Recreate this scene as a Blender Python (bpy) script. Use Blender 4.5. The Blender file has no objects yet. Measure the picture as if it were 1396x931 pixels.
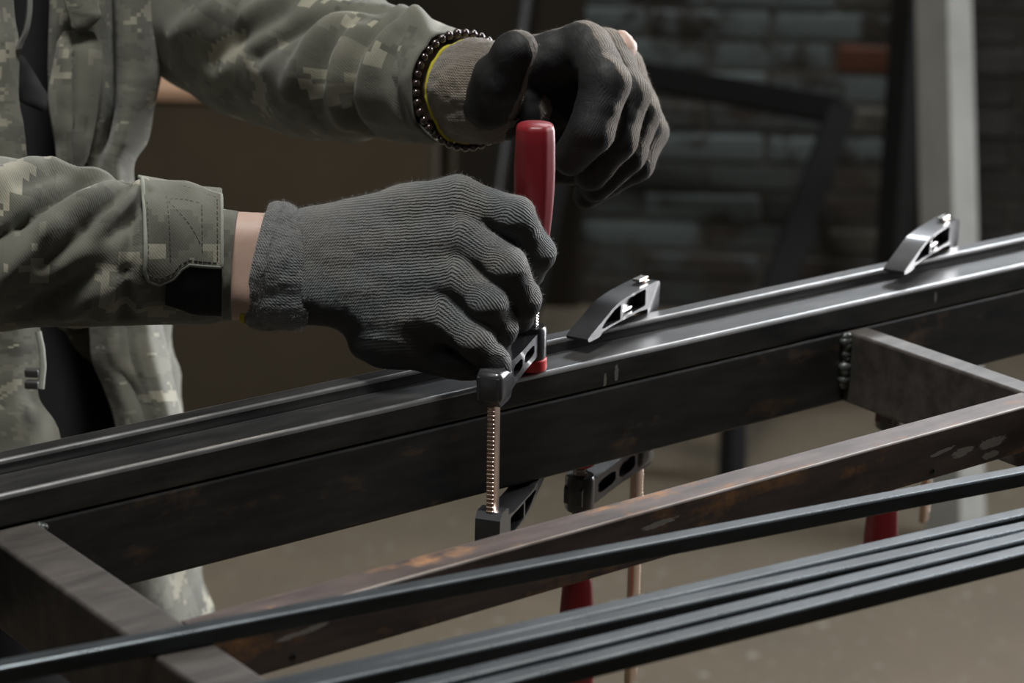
import bpy, bmesh, math, random
import numpy as np
from mathutils import Vector, Matrix
S = bpy.context.scene
COL = S.collection
random.seed(7); rng = np.random.default_rng(11)

# ------------------------------------------------------------------ camera
F_PX = 3234.57
YAW, PITCH, ROLL = 0.9211832, 0.3068610, 0.0147992
T = np.array([-0.5048547, -1.0766203, 0.4719226])
def cam_axes():
    w = np.array([math.cos(PITCH)*math.cos(YAW), math.cos(PITCH)*math.sin(YAW), -math.sin(PITCH)])
    r = np.array([math.sin(YAW), -math.cos(YAW), 0.0]); u = np.cross(r, w)
    return math.cos(ROLL)*r+math.sin(ROLL)*u, -math.sin(ROLL)*r+math.cos(ROLL)*u, w
R_, U_, W_ = cam_axes()
cd = bpy.data.cameras.new('camera'); cam = bpy.data.objects.new('camera', cd); COL.objects.link(cam)
cd.sensor_width = 36.0; cd.lens = F_PX*36.0/1396.0; cd.clip_start = 0.05
cam.matrix_world = Matrix(((R_[0], U_[0], -W_[0], T[0]), (R_[1], U_[1], -W_[1], T[1]), (R_[2], U_[2], -W_[2], T[2]), (0, 0, 0, 1)))
cd.dof.use_dof = True; cd.dof.focus_distance = 1.385; cd.dof.aperture_fstop = 8.5
S.camera = cam

# ------------------------------------------------------------------ world, lights, exposure
wd = bpy.data.worlds.new('world'); S.world = wd; wd.use_nodes = True
wd.node_tree.nodes['Background'].inputs[0].default_value = (0.75, 0.85, 1.0, 1)
wd.node_tree.nodes['Background'].inputs[1].default_value = 0.02
S.view_settings.view_transform = 'Standard'; S.view_settings.look = 'None'
S.view_settings.exposure = 0.0; S.view_settings.gamma = 1.0; S.view_settings.use_curve_mapping = False
def area(name, loc, target, sx, sy, power, color, spread=180):
    l = bpy.data.lights.new(name, 'AREA'); l.shape = 'RECTANGLE'; l.size = sx; l.size_y = sy
    l.energy = power; l.color = color; l.spread = math.radians(spread)
    o = bpy.data.objects.new(name, l); COL.objects.link(o); o.location = loc
    o.rotation_euler = (Vector(target)-Vector(loc)).to_track_quat('-Z', 'Y').to_euler()
    return o
area('window_light', (3.70, -0.15, 0.55), (0.6, 0.1, 0.1), 1.2, 2.3, 92, (0.97, 0.97, 1.0), 95)
area('back_window_light', (3.22, 1.86, 1.72), (0.7, -0.1, 0.0), 2.0, 0.85, 105, (0.90, 0.95, 1.0))
area("skylight", (0.12, -0.3, 2.45), (0.1, 0.1, 0.0), 0.5, 0.5, 56, (1.0, 0.99, 0.96))
area('left_lamp', (-1.5, -0.5, 2.4), (0.2, 0.0, 0.0), 0.6, 0.6, 3.5, (0.95, 0.98, 1.0))
area('far_lamp', (2.0, 1.2, 2.5), (1.9, 1.4, -0.95), 0.5, 0.5, 7, (1.0, 0.86, 0.68))

FLOOR = -0.95

# ------------------------------------------------------------------ geometry helpers
def ray(x, y): return (x-698.0)/F_PX*R_ + (465.5-y)/F_PX*U_ + W_
def at(x, y, d): return T + ray(x, y)*d
def atz(x, y, z):
    q = ray(x, y); return T + q*((z-T[2])/q[2])
def px(P):
    d = np.asarray(P)-T; z = d @ W_
    return 698+F_PX*(d @ R_)/z, 465.5-F_PX*(d @ U_)/z, z

def wm(o):
    if o.parent is None: return o.matrix_basis.copy()
    return wm(o.parent) @ o.matrix_parent_inverse @ o.matrix_basis
def link(name, me, mat=None, parent=None, smooth=True, local=False):
    o = bpy.data.objects.new(name, me); COL.objects.link(o)
    if mat is not None:
        me.materials.append(mat)
    if parent is not None:
        o.parent = parent
        if not local: o.matrix_parent_inverse = wm(parent).inverted()     # mesh given in world coordinates
    if smooth and len(me.polygons):
        me.polygons.foreach_set('use_smooth', [True]*len(me.polygons))
    return o
def tag(o, label=None, cat=None, group=None, kind=None):
    if label: o['label'] = label
    if cat: o['category'] = cat
    if group: o['group'] = group
    if kind: o['kind'] = kind
    return o
def empty(name, loc, label=None, cat=None, group=None):
    o = bpy.data.objects.new(name, None); COL.objects.link(o); o.location = loc; o.empty_display_size = .05
    return tag(o, label, cat, group)
def mesh_np(name, V, Fq):
    me = bpy.data.meshes.new(name)
    me.from_pydata([tuple(v) for v in V], [], [tuple(int(i) for i in f) for f in Fq]); me.update()
    return me
def autosmooth(me, ang=0.6):
    me.polygons.foreach_set('use_smooth', [True]*len(me.polygons))
    try: me.set_sharp_from_angle(angle=ang)
    except Exception: pass
def bm_mesh(bm, name, ang=0.6):
    bmesh.ops.recalc_face_normals(bm, faces=bm.faces[:])
    me = bpy.data.meshes.new(name); bm.to_mesh(me); bm.free(); autosmooth(me, ang); return me

def box_bm(bm, sx, sy, sz, M=None, bev=0.0, seg=2):
    r = bmesh.ops.create_cube(bm, size=1.0); vs = r['verts']
    for v in vs: v.co = Vector((v.co.x*sx, v.co.y*sy, v.co.z*sz))
    if bev > 0:
        es = list({e for v in vs for e in v.link_edges})
        g = bmesh.ops.bevel(bm, geom=es, offset=bev, segments=seg, affect='EDGES', profile=0.5)
        vs = list({v for f in g['faces'] for v in f.verts} | {v for v in vs if v.is_valid})
    if M is not None:
        for v in vs: v.co = M @ v.co
    return vs
def box(name, c, s, mat, parent=None, rot=None, bev=0.0, seg=2):
    bm = bmesh.new(); M = Matrix.Translation(Vector(c))
    if rot is not None: M = M @ rot
    box_bm(bm, s[0], s[1], s[2], M, bev, seg)
    return link(name, bm_mesh(bm, name, .3), mat, parent, smooth=False)

def rr_section(w, h, rad, n=4):
    pts = []
    for cx, cy, a0 in ((w/2-rad, h/2-rad, 0), (-w/2+rad, h/2-rad, 90), (-w/2+rad, -h/2+rad, 180), (w/2-rad, -h/2+rad, 270)):
        for i in range(n+1):
            a = math.radians(a0+90*i/n); pts.append((cx+rad*math.cos(a), cy+rad*math.sin(a)))
    return pts
def tube_between(name, p0, p1, w, h, mat, parent=None, rad=0.002, up=(0, 0, 1), wall=0.002, n=4, cuts=1, edge=None):
    """hollow rectangular section from p0 to p1 (axis through the section centre); w sideways, h along up"""
    p0 = Vector(p0); p1 = Vector(p1); t = (p1-p0).normalized(); up = Vector(up)
    s = t.cross(up).normalized(); u = s.cross(t).normalized()
    bm = bmesh.new(); L = (p1-p0).length
    rings = []
    outs = rr_section(w, h, rad, n); ins = rr_section(w-2*wall, h-2*wall, max(rad-wall*.6, .0004), n)
    for k in range(cuts+1):
        q = p0+t*(L*k/cuts); rings.append([bm.verts.new(q+s*a+u*b) for a, b in outs])
    N = len(outs)
    for k in range(cuts):
        for i in range(N):
            j = (i+1) % N; fc = bm.faces.new((rings[k][i], rings[k][j], rings[k+1][j], rings[k+1][i]))
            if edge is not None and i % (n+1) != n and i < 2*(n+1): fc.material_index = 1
    for end, sg in ((0, 1), (-1, -1)):           # open pipe ends, 6 cm deep
        q = p0 if end == 0 else p1
        a = [bm.verts.new(q+s*x+u*y) for x, y in ins]; dd = min(.06, L*.3)
        b = [bm.verts.new(q+t*(dd*sg)+s*x+u*y) for x, y in ins]
        for i in range(N):
            j = (i+1) % N
            bm.faces.new((rings[end][i], rings[end][j], a[j], a[i])); bm.faces.new((a[i], a[j], b[j], b[i]))
        bm.faces.new(b)
    me = bm_mesh(bm, name, 0.9); o = link(name, me, mat, parent, smooth=False)
    for pg in me.polygons:
        if pg.area > 3*rad*L/cuts*math.pi/2/n*.5 and max((me.vertices[a].co-me.vertices[b].co).length for a, b in pg.edge_keys) > .9*L/cuts and min((me.vertices[a].co-me.vertices[b].co).length for a, b in pg.edge_keys) > rad*1.2: pg.use_smooth = False
    if edge is not None: me.materials.append(edge)
    return o
def lathe_bm(bm, prof, n=24, M=None, mod=None):
    rings = []
    for r, z in prof:
        if r < 1e-6: rings.append([bm.verts.new((0, 0, z))]); continue
        rings.append([bm.verts.new((r*(1+(mod(2*math.pi*i/n) if mod else 0))*math.cos(2*math.pi*i/n), r*(1+(mod(2*math.pi*i/n) if mod else 0))*math.sin(2*math.pi*i/n), z)) for i in range(n)])
    for a, b in zip(rings, rings[1:]):
        if len(a) == 1 and len(b) == 1: continue
        for i in range(n):
            j = (i+1) % n
            if len(a) == 1: bm.faces.new((a[0], b[j], b[i]))
            elif len(b) == 1: bm.faces.new((a[i], a[j], b[0]))
            else: bm.faces.new((a[i], a[j], b[j], b[i]))
    vs = [v for r in rings for v in r]
    if M is not None:
        for v in vs: v.co = M @ v.co
    return vs
def path_tube(name, pts, r, mat, parent=None, n=8, closed=False):
    pts = [Vector(p) for p in pts]; bm = bmesh.new(); rings = []; N = len(pts)
    prev = None
    for i, p in enumerate(pts):
        a = pts[i-1] if (i or closed) else p; b = pts[(i+1) % N] if (i < N-1 or closed) else p
        t = (b-a).normalized()
        if prev is None: s = t.orthogonal().normalized()
        else: s = (prev-t*prev.dot(t)).normalized()
        prev = s; u = t.cross(s); rr = r[i] if hasattr(r, '__len__') else r
        rings.append([bm.verts.new(p+s*(rr*math.cos(2*math.pi*k/n))+u*(rr*math.sin(2*math.pi*k/n))) for k in range(n)])
    rg = list(zip(rings, rings[1:]))
    if closed: rg.append((rings[-1], rings[0]))
    for a, b in rg:
        for k in range(n): bm.faces.new((a[k], a[(k+1) % n], b[(k+1) % n], b[k]))
    if not closed: bm.faces.new(rings[0][::-1]); bm.faces.new(rings[-1])
    return link(name, bm_mesh(bm, name, 1.2), mat, parent, smooth=False)

def catmull(P, n):
    """P (k,m) control rows -> (n,m) samples"""
    P = np.asarray(P, float); k = len(P); E = np.vstack([2*P[0]-P[1], P, 2*P[-1]-P[-2]])
    x = np.linspace(0, k-1-1e-9, n); i = x.astype(int); t = (x-i)[:, None]
    p0, p1, p2, p3 = E[i], E[i+1], E[i+2], E[i+3]
    return .5*((2*p1)+(-p0+p2)*t+(2*p0-5*p1+4*p2-p3)*t*t+(-p0+3*p1-3*p2+p3)*t**3)
def hashn(ix, iy, iz, seed=0):
    h = (ix.astype(np.int64)*374761393+iy.astype(np.int64)*668265263+iz.astype(np.int64)*2147483647+seed*974634777) & 0xffffffff
    h = ((h ^ (h >> 13))*1274126177) & 0xffffffff
    return ((h ^ (h >> 16)) & 0xffff)/65535.0
def vnoise(P, sc, seed=0):
    Q = np.asarray(P)*sc; I = np.floor(Q).astype(np.int64); f = Q-I; f = f*f*(3-2*f); o = 0
    for a in (0, 1):
        for b in (0, 1):
            for c in (0, 1):
                w = (f[..., 0] if a else 1-f[..., 0])*(f[..., 1] if b else 1-f[..., 1])*(f[..., 2] if c else 1-f[..., 2])
                o = o+w*hashn(I[..., 0]+a, I[..., 1]+b, I[..., 2]+c, seed)
    return o*2-1
def grid_mesh(name, G, UV=None, closed_v=False):
    """G (n,m,3) vertex grid"""
    n, m = G.shape[:2]; idx = np.arange(n*m).reshape(n, m); Fs = []
    mm = m if closed_v else m-1
    for j in range(mm):
        j2 = (j+1) % m
        Fs.append(np.stack([idx[:-1, j], idx[1:, j], idx[1:, j2], idx[:-1, j2]], 1))
    Fs = np.concatenate(Fs); me = mesh_np(name, G.reshape(-1, 3), Fs)
    if UV is not None:
        uvl = me.uv_layers.new(name='UVMap'); flat = UV.reshape(-1, 2)
        li = np.zeros(len(me.loops), int); me.loops.foreach_get('vertex_index', li)
        uvl.data.foreach_set('uv', flat[li].astype(np.float32).ravel())
    return me
def thicken(o, t, off=-1.0):
    m = o.modifiers.new('thickness', 'SOLIDIFY'); m.thickness = t; m.offset = off; return o

# ------------------------------------------------------------------ material helpers
def newmat(name):
    m = bpy.data.materials.new(name); m.use_nodes = True; nt = m.node_tree
    return m, nt, nt.nodes['Principled BSDF']
class NT:
    def __init__(s, nt): s.nt = nt
    def n(s, t, **k):
        nd = s.nt.nodes.new(t)
        for a, b in k.items():
            if a == 'inp':
                for q, v in b.items():
                    if hasattr(v, 'is_output') or isinstance(v, bpy.types.NodeSocket): s.nt.links.new(v, nd.inputs[q])
                    else: nd.inputs[q].default_value = v
            else: setattr(nd, a, b)
        return nd
    def noise(s, vec, scale, detail=4, rough=.55): return s.n('ShaderNodeTexNoise', inp={'Vector': vec, 'Scale': scale, 'Detail': detail, 'Roughness': rough}).outputs['Fac']
    def ramp(s, fac, stops, interp='LINEAR'):
        r = s.n('ShaderNodeValToRGB', inp={'Fac': fac}); r.color_ramp.interpolation = interp
        el = r.color_ramp.elements
        while len(el) < len(stops): el.new(0.5)
        for e, (p, c) in zip(el, stops): e.position = p; e.color = (*c, 1) if len(c) == 3 else c
        return r.outputs['Color']
    def mix(s, fac, a, b, mode='MIX'):
        m = s.n('ShaderNodeMix', data_type='RGBA', blend_type=mode)
        for k, v in ((0, fac), (6, a), (7, b)):
            if isinstance(v, bpy.types.NodeSocket): s.nt.links.new(v, m.inputs[k])
            else: m.inputs[k].default_value = (*v, 1) if hasattr(v, '__len__') and len(v) == 3 else v
        return m.outputs[2]
    def math(s, op, a, b=0.0, c=None):
        m = s.n('ShaderNodeMath', operation=op)
        for k, v in enumerate((a, b) if c is None else (a, b, c)):
            if isinstance(v, bpy.types.NodeSocket): s.nt.links.new(v, m.inputs[k])
            else: m.inputs[k].default_value = v
        return m.outputs[0]
    def map(s, vec, sc=(1, 1, 1), loc=(0, 0, 0), rot=(0, 0, 0)):
        return s.n('ShaderNodeMapping', inp={'Vector': vec, 'Scale': sc, 'Location': loc, 'Rotation': rot}).outputs[0]
    def coord(s, k='Object'): return s.n('ShaderNodeTexCoord').outputs[k]
    def bump(s, h, strength, dist=0.001, nrm=None):
        d = {'Height': h, 'Strength': strength, 'Distance': dist}
        if nrm is not None: d['Normal'] = nrm
        return s.n('ShaderNodeBump', inp=d).outputs[0]
    def link(s, a, b): s.nt.links.new(a, b)
def setp(p, **k):
    for a, v in k.items():
        p.inputs[a.replace('_', ' ')].default_value = (*v, 1) if hasattr(v, '__len__') and len(v) == 3 else v

def steel_mat(name, dark, light, rust, rust_amt, rough=.42, metal=.55, marks=(), bmp=.12):
    """mill-scale steel: blue-grey scale, streaks along x, patches of rust; marks = ground bright spots (x,z centre, half sizes, slope)"""
    m, nt, p = newmat(name); N = NT(nt); c = N.coord()
    n1 = N.noise(N.map(c, (6, 30, 30)), 3.0, 6, .6); n2 = N.noise(c, 60, 6, .7); n3 = N.noise(N.map(c, (2, 9, 9), (3, 1, 4)), 4, 5, .65)
    base = N.mix(N.n('ShaderNodeMapRange', inp={'Value': n1, 'From Min': .3, 'From Max': .72}).outputs[0], dark, light)
    rmask = N.n('ShaderNodeMapRange', inp={'Value': N.math('ADD', N.math('MULTIPLY', n3, .7), N.math('MULTIPLY', n2, .35)), 'From Min': .66-rust_amt, 'From Max': .80-rust_amt}).outputs[0]
    base = N.mix(rmask, base, N.mix(n2, tuple(x*.55 for x in rust), rust))
    specks = N.n('ShaderNodeMapRange', inp={'Value': N.noise(c, 420, 2), 'From Min': .66, 'From Max': .74}).outputs[0]
    base = N.mix(N.math('MULTIPLY', specks, .35), base, (.01, .009, .008))
    met = N.math('MULTIPLY', N.math('SUBTRACT', 1.0, rmask), metal)
    ro = N.math('ADD', N.math('MULTIPLY', n2, .22), rough-.1); ro = N.math('ADD', ro, N.math('MULTIPLY', rmask, .2))
    xyz = N.n('ShaderNodeSeparateXYZ', inp={0: c})
    tot = None
    for (mx, mz, hx, hz, sl) in marks:
        dx = N.math('SUBTRACT', xyz.outputs[0], mx); dz = N.math('SUBTRACT', N.math('SUBTRACT', xyz.outputs[2], mz), N.math('MULTIPLY', dx, sl))
        e = N.math('ADD', N.math('POWER', N.math('ABSOLUTE', N.math('DIVIDE', dx, hx)), 2.0), N.math('POWER', N.math('ABSOLUTE', N.math('DIVIDE', dz, hz)), 2.0))
        e = N.math('ADD', e, N.math('MULTIPLY', N.math('SUBTRACT', N.noise(N.map(c, (1, 1, 2.5)), 230, 3), .5), 2.2))
        k = N.n('ShaderNodeMapRange', inp={'Value': e, 'From Min': 1.0, 'From Max': .65}).outputs[0]
        tot = k if tot is None else N.math('MAXIMUM', tot, k)
    if tot is not None:
        base = N.mix(tot, base, (.46, .45, .44)); met = N.math('MAXIMUM', met, N.math('MULTIPLY', tot, .9))
    N.link(base, p.inputs['Base Color']); N.link(met, p.inputs['Metallic']); N.link(ro, p.inputs['Roughness'])
    N.link(N.bump(N.math('ADD', n2, N.math('MULTIPLY', rmask, .6)), bmp, .0004), p.inputs['Normal'])
    return m
def simple(name, col, rough=.5, metal=0.0, var=.15, scale=40, bump=.1, bdist=.0005, coat=0.0):
    m, nt, p = newmat(name); N = NT(nt); c = N.coord(); n = N.noise(c, scale, 5)
    N.link(N.mix(n, tuple(x*(1-var) for x in col), tuple(min(1, x*(1+var)) for x in col)), p.inputs['Base Color'])
    setp(p, Roughness=rough, Metallic=metal)
    if coat: p.inputs['Coat Weight'].default_value = coat
    if bump: N.link(N.bump(n, bump, bdist), p.inputs['Normal'])
    return m
def camo(name, cols, cell=.0045, twill=.6, scale=26, thr=(.43, .55, .63), seed=0.0, dirt=None, sheen=.15):
    """digital camouflage from UV (metres): blotches sampled on a square grid of cells, over a twill weave"""
    m, nt, p = newmat(name); N = NT(nt); uv = N.coord('UV')
    sn = N.n('ShaderNodeVectorMath', operation='SNAP', inp={0: N.map(uv, (1, 1, 1), (seed, seed*.7, 0)), 1: (cell, cell, cell)}).outputs[0]
    big = N.noise(sn, scale, 3, .6); sn2 = N.map(sn, (1, 1, 1), (3.3, 7.1, 0)); b2 = N.noise(sn2, scale*1.6, 3, .6)
    a = N.ramp(big, [(0.0, cols[0]), (thr[0], cols[1]), (thr[1], cols[2])], 'CONSTANT')
    k = N.n('ShaderNodeMath', operation='GREATER_THAN', inp={0: b2, 1: thr[2]}).outputs[0]
    a = N.mix(k, a, cols[3])
    fine = N.noise(uv, 900, 2); wear = N.noise(uv, 14, 4)
    a = N.mix(N.math('MULTIPLY', N.math('SUBTRACT', wear, .3), 1.7), a, tuple(c*.8+.05 for c in cols[2]))
    a = N.mix(.22, a, N.mix(fine, (0.01, 0.01, 0.01), (.5, .5, .46)), 'SOFT_LIGHT')
    wv = N.n('ShaderNodeTexWave', wave_type='BANDS', bands_direction='DIAGONAL', inp={'Vector': uv, 'Scale': 330.0, 'Distortion': .6, 'Detail': 1.0}).outputs['Fac']
    a = N.mix(N.math('MULTIPLY', wv, .14), a, (.0, .0, .0))
    N.link(a, p.inputs['Base Color']); setp(p, Roughness=.9)
    p.inputs['Sheen Weight'].default_value = sheen; p.inputs['Sheen Roughness'].default_value = .6
    wr = N.noise(N.map(uv, (1, 1, 1)), 55, 4, .6)
    N.link(N.bump(N.math('ADD', N.math('MULTIPLY', wv, .12*twill), wr), .45, .0016), p.inputs['Normal'])
    return m
def glove_mat(name, knit_a, knit_b, tint, coat_col, brown=None):
    """ribbed knit from the 'rib' attribute (metres across the ribs) and 'len' (metres along); 'coat' = dipped rubber palm"""
    m, nt, p = newmat(name); N = NT(nt)
    A = lambda k: N.n('ShaderNodeAttribute', attribute_name=k).outputs['Fac']
    rib, ln, coat = A('rib'), A('len'), A('coat'); c = N.coord()
    wob = N.math('MULTIPLY', N.math('SUBTRACT', N.noise(c, 190, 4, .7), .5), .0022)
    rb = N.math('MULTIPLY', N.math('ADD', rib, wob), 2*math.pi/.0018)
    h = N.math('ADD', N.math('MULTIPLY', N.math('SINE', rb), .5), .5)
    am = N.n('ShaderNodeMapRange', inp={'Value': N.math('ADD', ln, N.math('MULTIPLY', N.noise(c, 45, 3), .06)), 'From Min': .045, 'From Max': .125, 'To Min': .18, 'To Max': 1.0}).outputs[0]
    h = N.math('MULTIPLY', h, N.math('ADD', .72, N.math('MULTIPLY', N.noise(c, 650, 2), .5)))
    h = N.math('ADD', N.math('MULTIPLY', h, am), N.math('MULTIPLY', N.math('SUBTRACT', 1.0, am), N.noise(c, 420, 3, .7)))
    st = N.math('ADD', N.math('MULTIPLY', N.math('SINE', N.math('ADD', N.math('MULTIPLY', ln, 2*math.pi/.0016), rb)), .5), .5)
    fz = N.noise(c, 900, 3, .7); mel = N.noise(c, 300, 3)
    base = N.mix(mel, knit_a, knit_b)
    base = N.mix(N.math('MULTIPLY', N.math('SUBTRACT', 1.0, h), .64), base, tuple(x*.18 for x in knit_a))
    base = N.mix(N.math('MULTIPLY', fz, .35), base, tuple(x*1.5 for x in knit_b))
    tn = N.n('ShaderNodeMapRange', inp={'Value': N.noise(c, 22, 2), 'From Min': .45, 'From Max': .72}).outputs[0]
    base = N.mix(N.math('MULTIPLY', tn, .6), base, tint)
    if brown:
        bn = N.n('ShaderNodeMapRange', inp={'Value': N.noise(N.map(c, (1, 1, 1), (5, 2, 3)), 34, 3), 'From Min': .42, 'From Max': .75}).outputs[0]
        base = N.mix(N.math('MULTIPLY', bn, .6), base, brown)
    edge = N.math('ADD', coat, N.math('MULTIPLY', N.math('SUBTRACT', N.noise(c, 130, 4), .5), .5))
    k = N.n('ShaderNodeMapRange', inp={'Value': edge, 'From Min': .42, 'From Max': .58}).outputs[0]
    scuff = N.n('ShaderNodeMapRange', inp={'Value': N.noise(N.map(c, (1, 1, 1), (2, 7, 1)), 60, 5, .7), 'From Min': .58, 'From Max': .72}).outputs[0]
    cc = N.mix(N.math('MULTIPLY', scuff, .6), coat_col, tuple(x*3.2+.01 for x in coat_col))
    N.link(N.mix(k, base, cc), p.inputs['Base Color'])
    N.link(N.math('SUBTRACT', .95, N.math('MULTIPLY', k, .28)), p.inputs['Roughness'])
    N.link(N.math('MULTIPLY', N.math('SUBTRACT', 1.0, k), .25), p.inputs['Sheen Weight']); p.inputs['Sheen Roughness'].default_value = .5
    hh = N.math('ADD', N.math('ADD', h, N.math('MULTIPLY', st, .35)), N.math('MULTIPLY', fz, .5))
    hh = N.math('MULTIPLY', hh, N.math('SUBTRACT', 1.0, N.math('MULTIPLY', k, .88)))
    hh = N.math('ADD', hh, N.math('MULTIPLY', N.noise(c, 220, 4), .5))
    N.link(N.bump(hh, .9, .0009), p.inputs['Normal'])
    return m
def wood_mat(name, a, b, sc=(3, 40, 40)):
    m, nt, p = newmat(name); N = NT(nt); c = N.coord()
    n = N.noise(N.map(c, sc), 2.0, 6, .6); N.link(N.mix(n, a, b), p.inputs['Base Color']); setp(p, Roughness=.75)
    N.link(N.bump(n, .2, .001), p.inputs['Normal']); return m

# ================================================================== SETTING
M_floor, nt, p = newmat('floor_concrete'); N = NT(nt); c = N.coord()
n1 = N.noise(c, 1.3, 6, .6); n2 = N.noise(c, 7, 6, .65); n3 = N.noise(c, 40, 4)
fc = N.mix(n1, (.085, .065, .040), (.20, .158, .104)); fc = N.mix(N.math('MULTIPLY', n2, .75), fc, (.065, .054, .038))
fc = N.mix(N.n('ShaderNodeMapRange', inp={'Value': n3, 'From Min': .62, 'From Max': .75}).outputs[0], fc, (.27, .25, .21))
N.link(fc, p.inputs['Base Color']); setp(p, Roughness=.8); N.link(N.bump(n2, .3, .01), p.inputs['Normal'])
M_plaster = simple('dark_brown_boards', (.028, .022, .014), .8, 0, .4, 6, .3, .004)
M_ceil = simple('ceiling_plaster', (.16, .155, .15), .9, 0, .2, 5)
M_side = simple('side_wall_plaster', (.10, .10, .095), .9, 0, .3, 3)

# room axes: back wall almost square to the view
ang = YAW - math.radians(4.0)
Bf = Vector((math.cos(ang), math.sin(ang), 0)); Br = Vector((math.sin(ang), -math.cos(ang), 0)); Tv = Vector((T[0], T[1], 0))
WALL_D = 4.75
def room(r, f, z): q = Tv+Br*r+Bf*f; return Vector((q.x, q.y, z))
ROT = Matrix(((Br.x, Bf.x, 0, 0), (Br.y, Bf.y, 0, 0), (0, 0, 1, 0), (0, 0, 0, 1)))
def rbox(name, r0, r1, f0, f1, z0, z1, mat, parent=None, bev=0.0):
    return box(name, room((r0+r1)/2, (f0+f1)/2, (z0+z1)/2), (r1-r0, f1-f0, z1-z0), mat, parent, ROT, bev)
RL, RR, FB, CEIL = -4.2, 2.72, -2.6, 2.75
tag(rbox('floor', RL, RR, FB, WALL_D+.3, FLOOR-.1, FLOOR, M_floor), kind='structure')
tag(rbox('ceiling', RL, RR, FB, WALL_D+.3, CEIL, CEIL+.1, M_ceil), kind='structure')
tag(rbox('wall_left', RL-.1, RL, FB, WALL_D+.3, FLOOR, CEIL, M_side), kind='structure')
tag(rbox('wall_right', RR, RR+.1, FB, WALL_D+.3, FLOOR, CEIL, M_side), kind='structure')
tag(rbox('wall_front', RL, RR, FB-.1, FB, FLOOR, CEIL, M_side), kind='structure')
M_mortar = simple('mortar', (.085, .08, .072), .95, 0, .3, 30, .6, .004)
wall_back = tag(rbox('wall_back', RL, RR, WALL_D, WALL_D+.2, FLOOR, CEIL, M_mortar), kind='structure')

# bricks of the back wall, each its own piece
def brick_mat(name, paint, bare, amt):
    m, nt, p = newmat(name); N = NT(nt); c = N.coord(); g = N.n('ShaderNodeNewGeometry').outputs['Position']
    n = N.noise(g, 6, 6, .7); k = N.n('ShaderNodeMapRange', inp={'Value': n, 'From Min': amt, 'From Max': amt+.08}).outputs[0]
    N.link(N.mix(k, N.mix(N.noise(g, 30, 3), tuple(x*.75 for x in paint), paint), N.mix(N.noise(g, 60, 3), tuple(x*.5 for x in bare), bare)), p.inputs['Base Color'])
    setp(p, Roughness=.85); N.link(N.bump(N.noise(g, 60, 5), .5, .004), p.inputs['Normal']); return m
M_bblue = brick_mat('pale_blue_painted_brick', (.18, .222, .232), (.06, .052, .045), .5)
M_bdull = brick_mat('worn_painted_brick', (.075, .088, .088), (.06, .05, .042), .47)
M_bred = brick_mat('bare_red_brick', (.13, .05, .03), (.07, .05, .04), .55)
M_btan = brick_mat('bare_brown_brick', (.105, .10, .082), (.07, .06, .05), .5)
M_bdark = brick_mat('dark_brick', (.055, .052, .05), (.03, .028, .026), .5)  # darker bricks, mostly at the right end of the wall
def brick_mesh(mat, k):
    bm = bmesh.new(); box_bm(bm, .238, .10, .053, None, .006, 1)
    for v in bm.verts: v.co += Vector((random.uniform(-.002, .002), random.uniform(-.003, .003), random.uniform(-.002, .002)))
    me = bm_mesh(bm, 'brick_%s' % k); me.materials.append(mat); return me
BM = {k: brick_mesh(m, k) for k, m in (('blue', M_bblue), ('dull', M_bdull), ('red', M_bred), ('tan', M_btan), ('dark', M_bdark))}
def wallpt(x, y):
    q = ray(x, y); n = np.array(Bf); s = (WALL_D-(T-np.array(Tv)) @ n)/(q @ n); return Vector(T+q*s)
zlo, zhi = wallpt(900, 560).z, 1.0
r_of = lambda P: (P-Tv).dot(Br)
rx0, rx1 = r_of(wallpt(800, 100)), r_of(wallpt(1460, 100)); rblue, rpier = r_of(wallpt(1150, 100)), r_of(wallpt(1205, 100))
wm_back = wm(wall_back); inv = wm_back.inverted()
row = 0; z = FLOOR+.03; nb = 0
while z < zhi:
    if z > zlo-.25:
        r = rx0-(.125 if row % 2 else 0)
        while r < rx1+.1:
            cx = r+.119
            if cx < rblue: kind = 'blue' if z > wallpt(1000, 120).z else ('dull' if random.random() < .75 else 'blue')
            elif cx < rpier+.05: kind = random.choice(['tan', 'tan', 'red', 'tan', 'dark'])
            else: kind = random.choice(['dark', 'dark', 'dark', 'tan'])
            if nb < 298:
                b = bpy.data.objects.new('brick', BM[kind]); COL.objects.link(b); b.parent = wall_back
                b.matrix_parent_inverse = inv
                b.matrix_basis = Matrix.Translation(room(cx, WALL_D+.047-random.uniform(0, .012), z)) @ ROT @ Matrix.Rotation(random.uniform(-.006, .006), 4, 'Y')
                nb += 1
            r += .250
    z += .0632; row += 1
# dark boards over the left part of the back wall
rb = RL+.05; k = 0
while rb < rx0-.01:
    w = min(.24, rx0-rb)
    b = rbox('board', rb+.003, rb+w-.003, WALL_D-.03+random.uniform(0, .008), WALL_D+.01, FLOOR+.005, 2.2, M_plaster, wall_back, .003); rb += w

# windows the daylight comes through: one high in the back wall, one in the right wall
M_frame = simple('painted_window_frame', (.35, .35, .33), .6, 0, .1, 20)
win = tag(rbox('window_1', .05, 2.35, WALL_D-.02, WALL_D+.02, 1.2, 2.25, M_frame), kind='structure')
win2 = tag(rbox('window_2', RR-.03, RR, 2.8, 4.2, FLOOR+.15, 1.85, M_frame), kind='structure')

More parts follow.
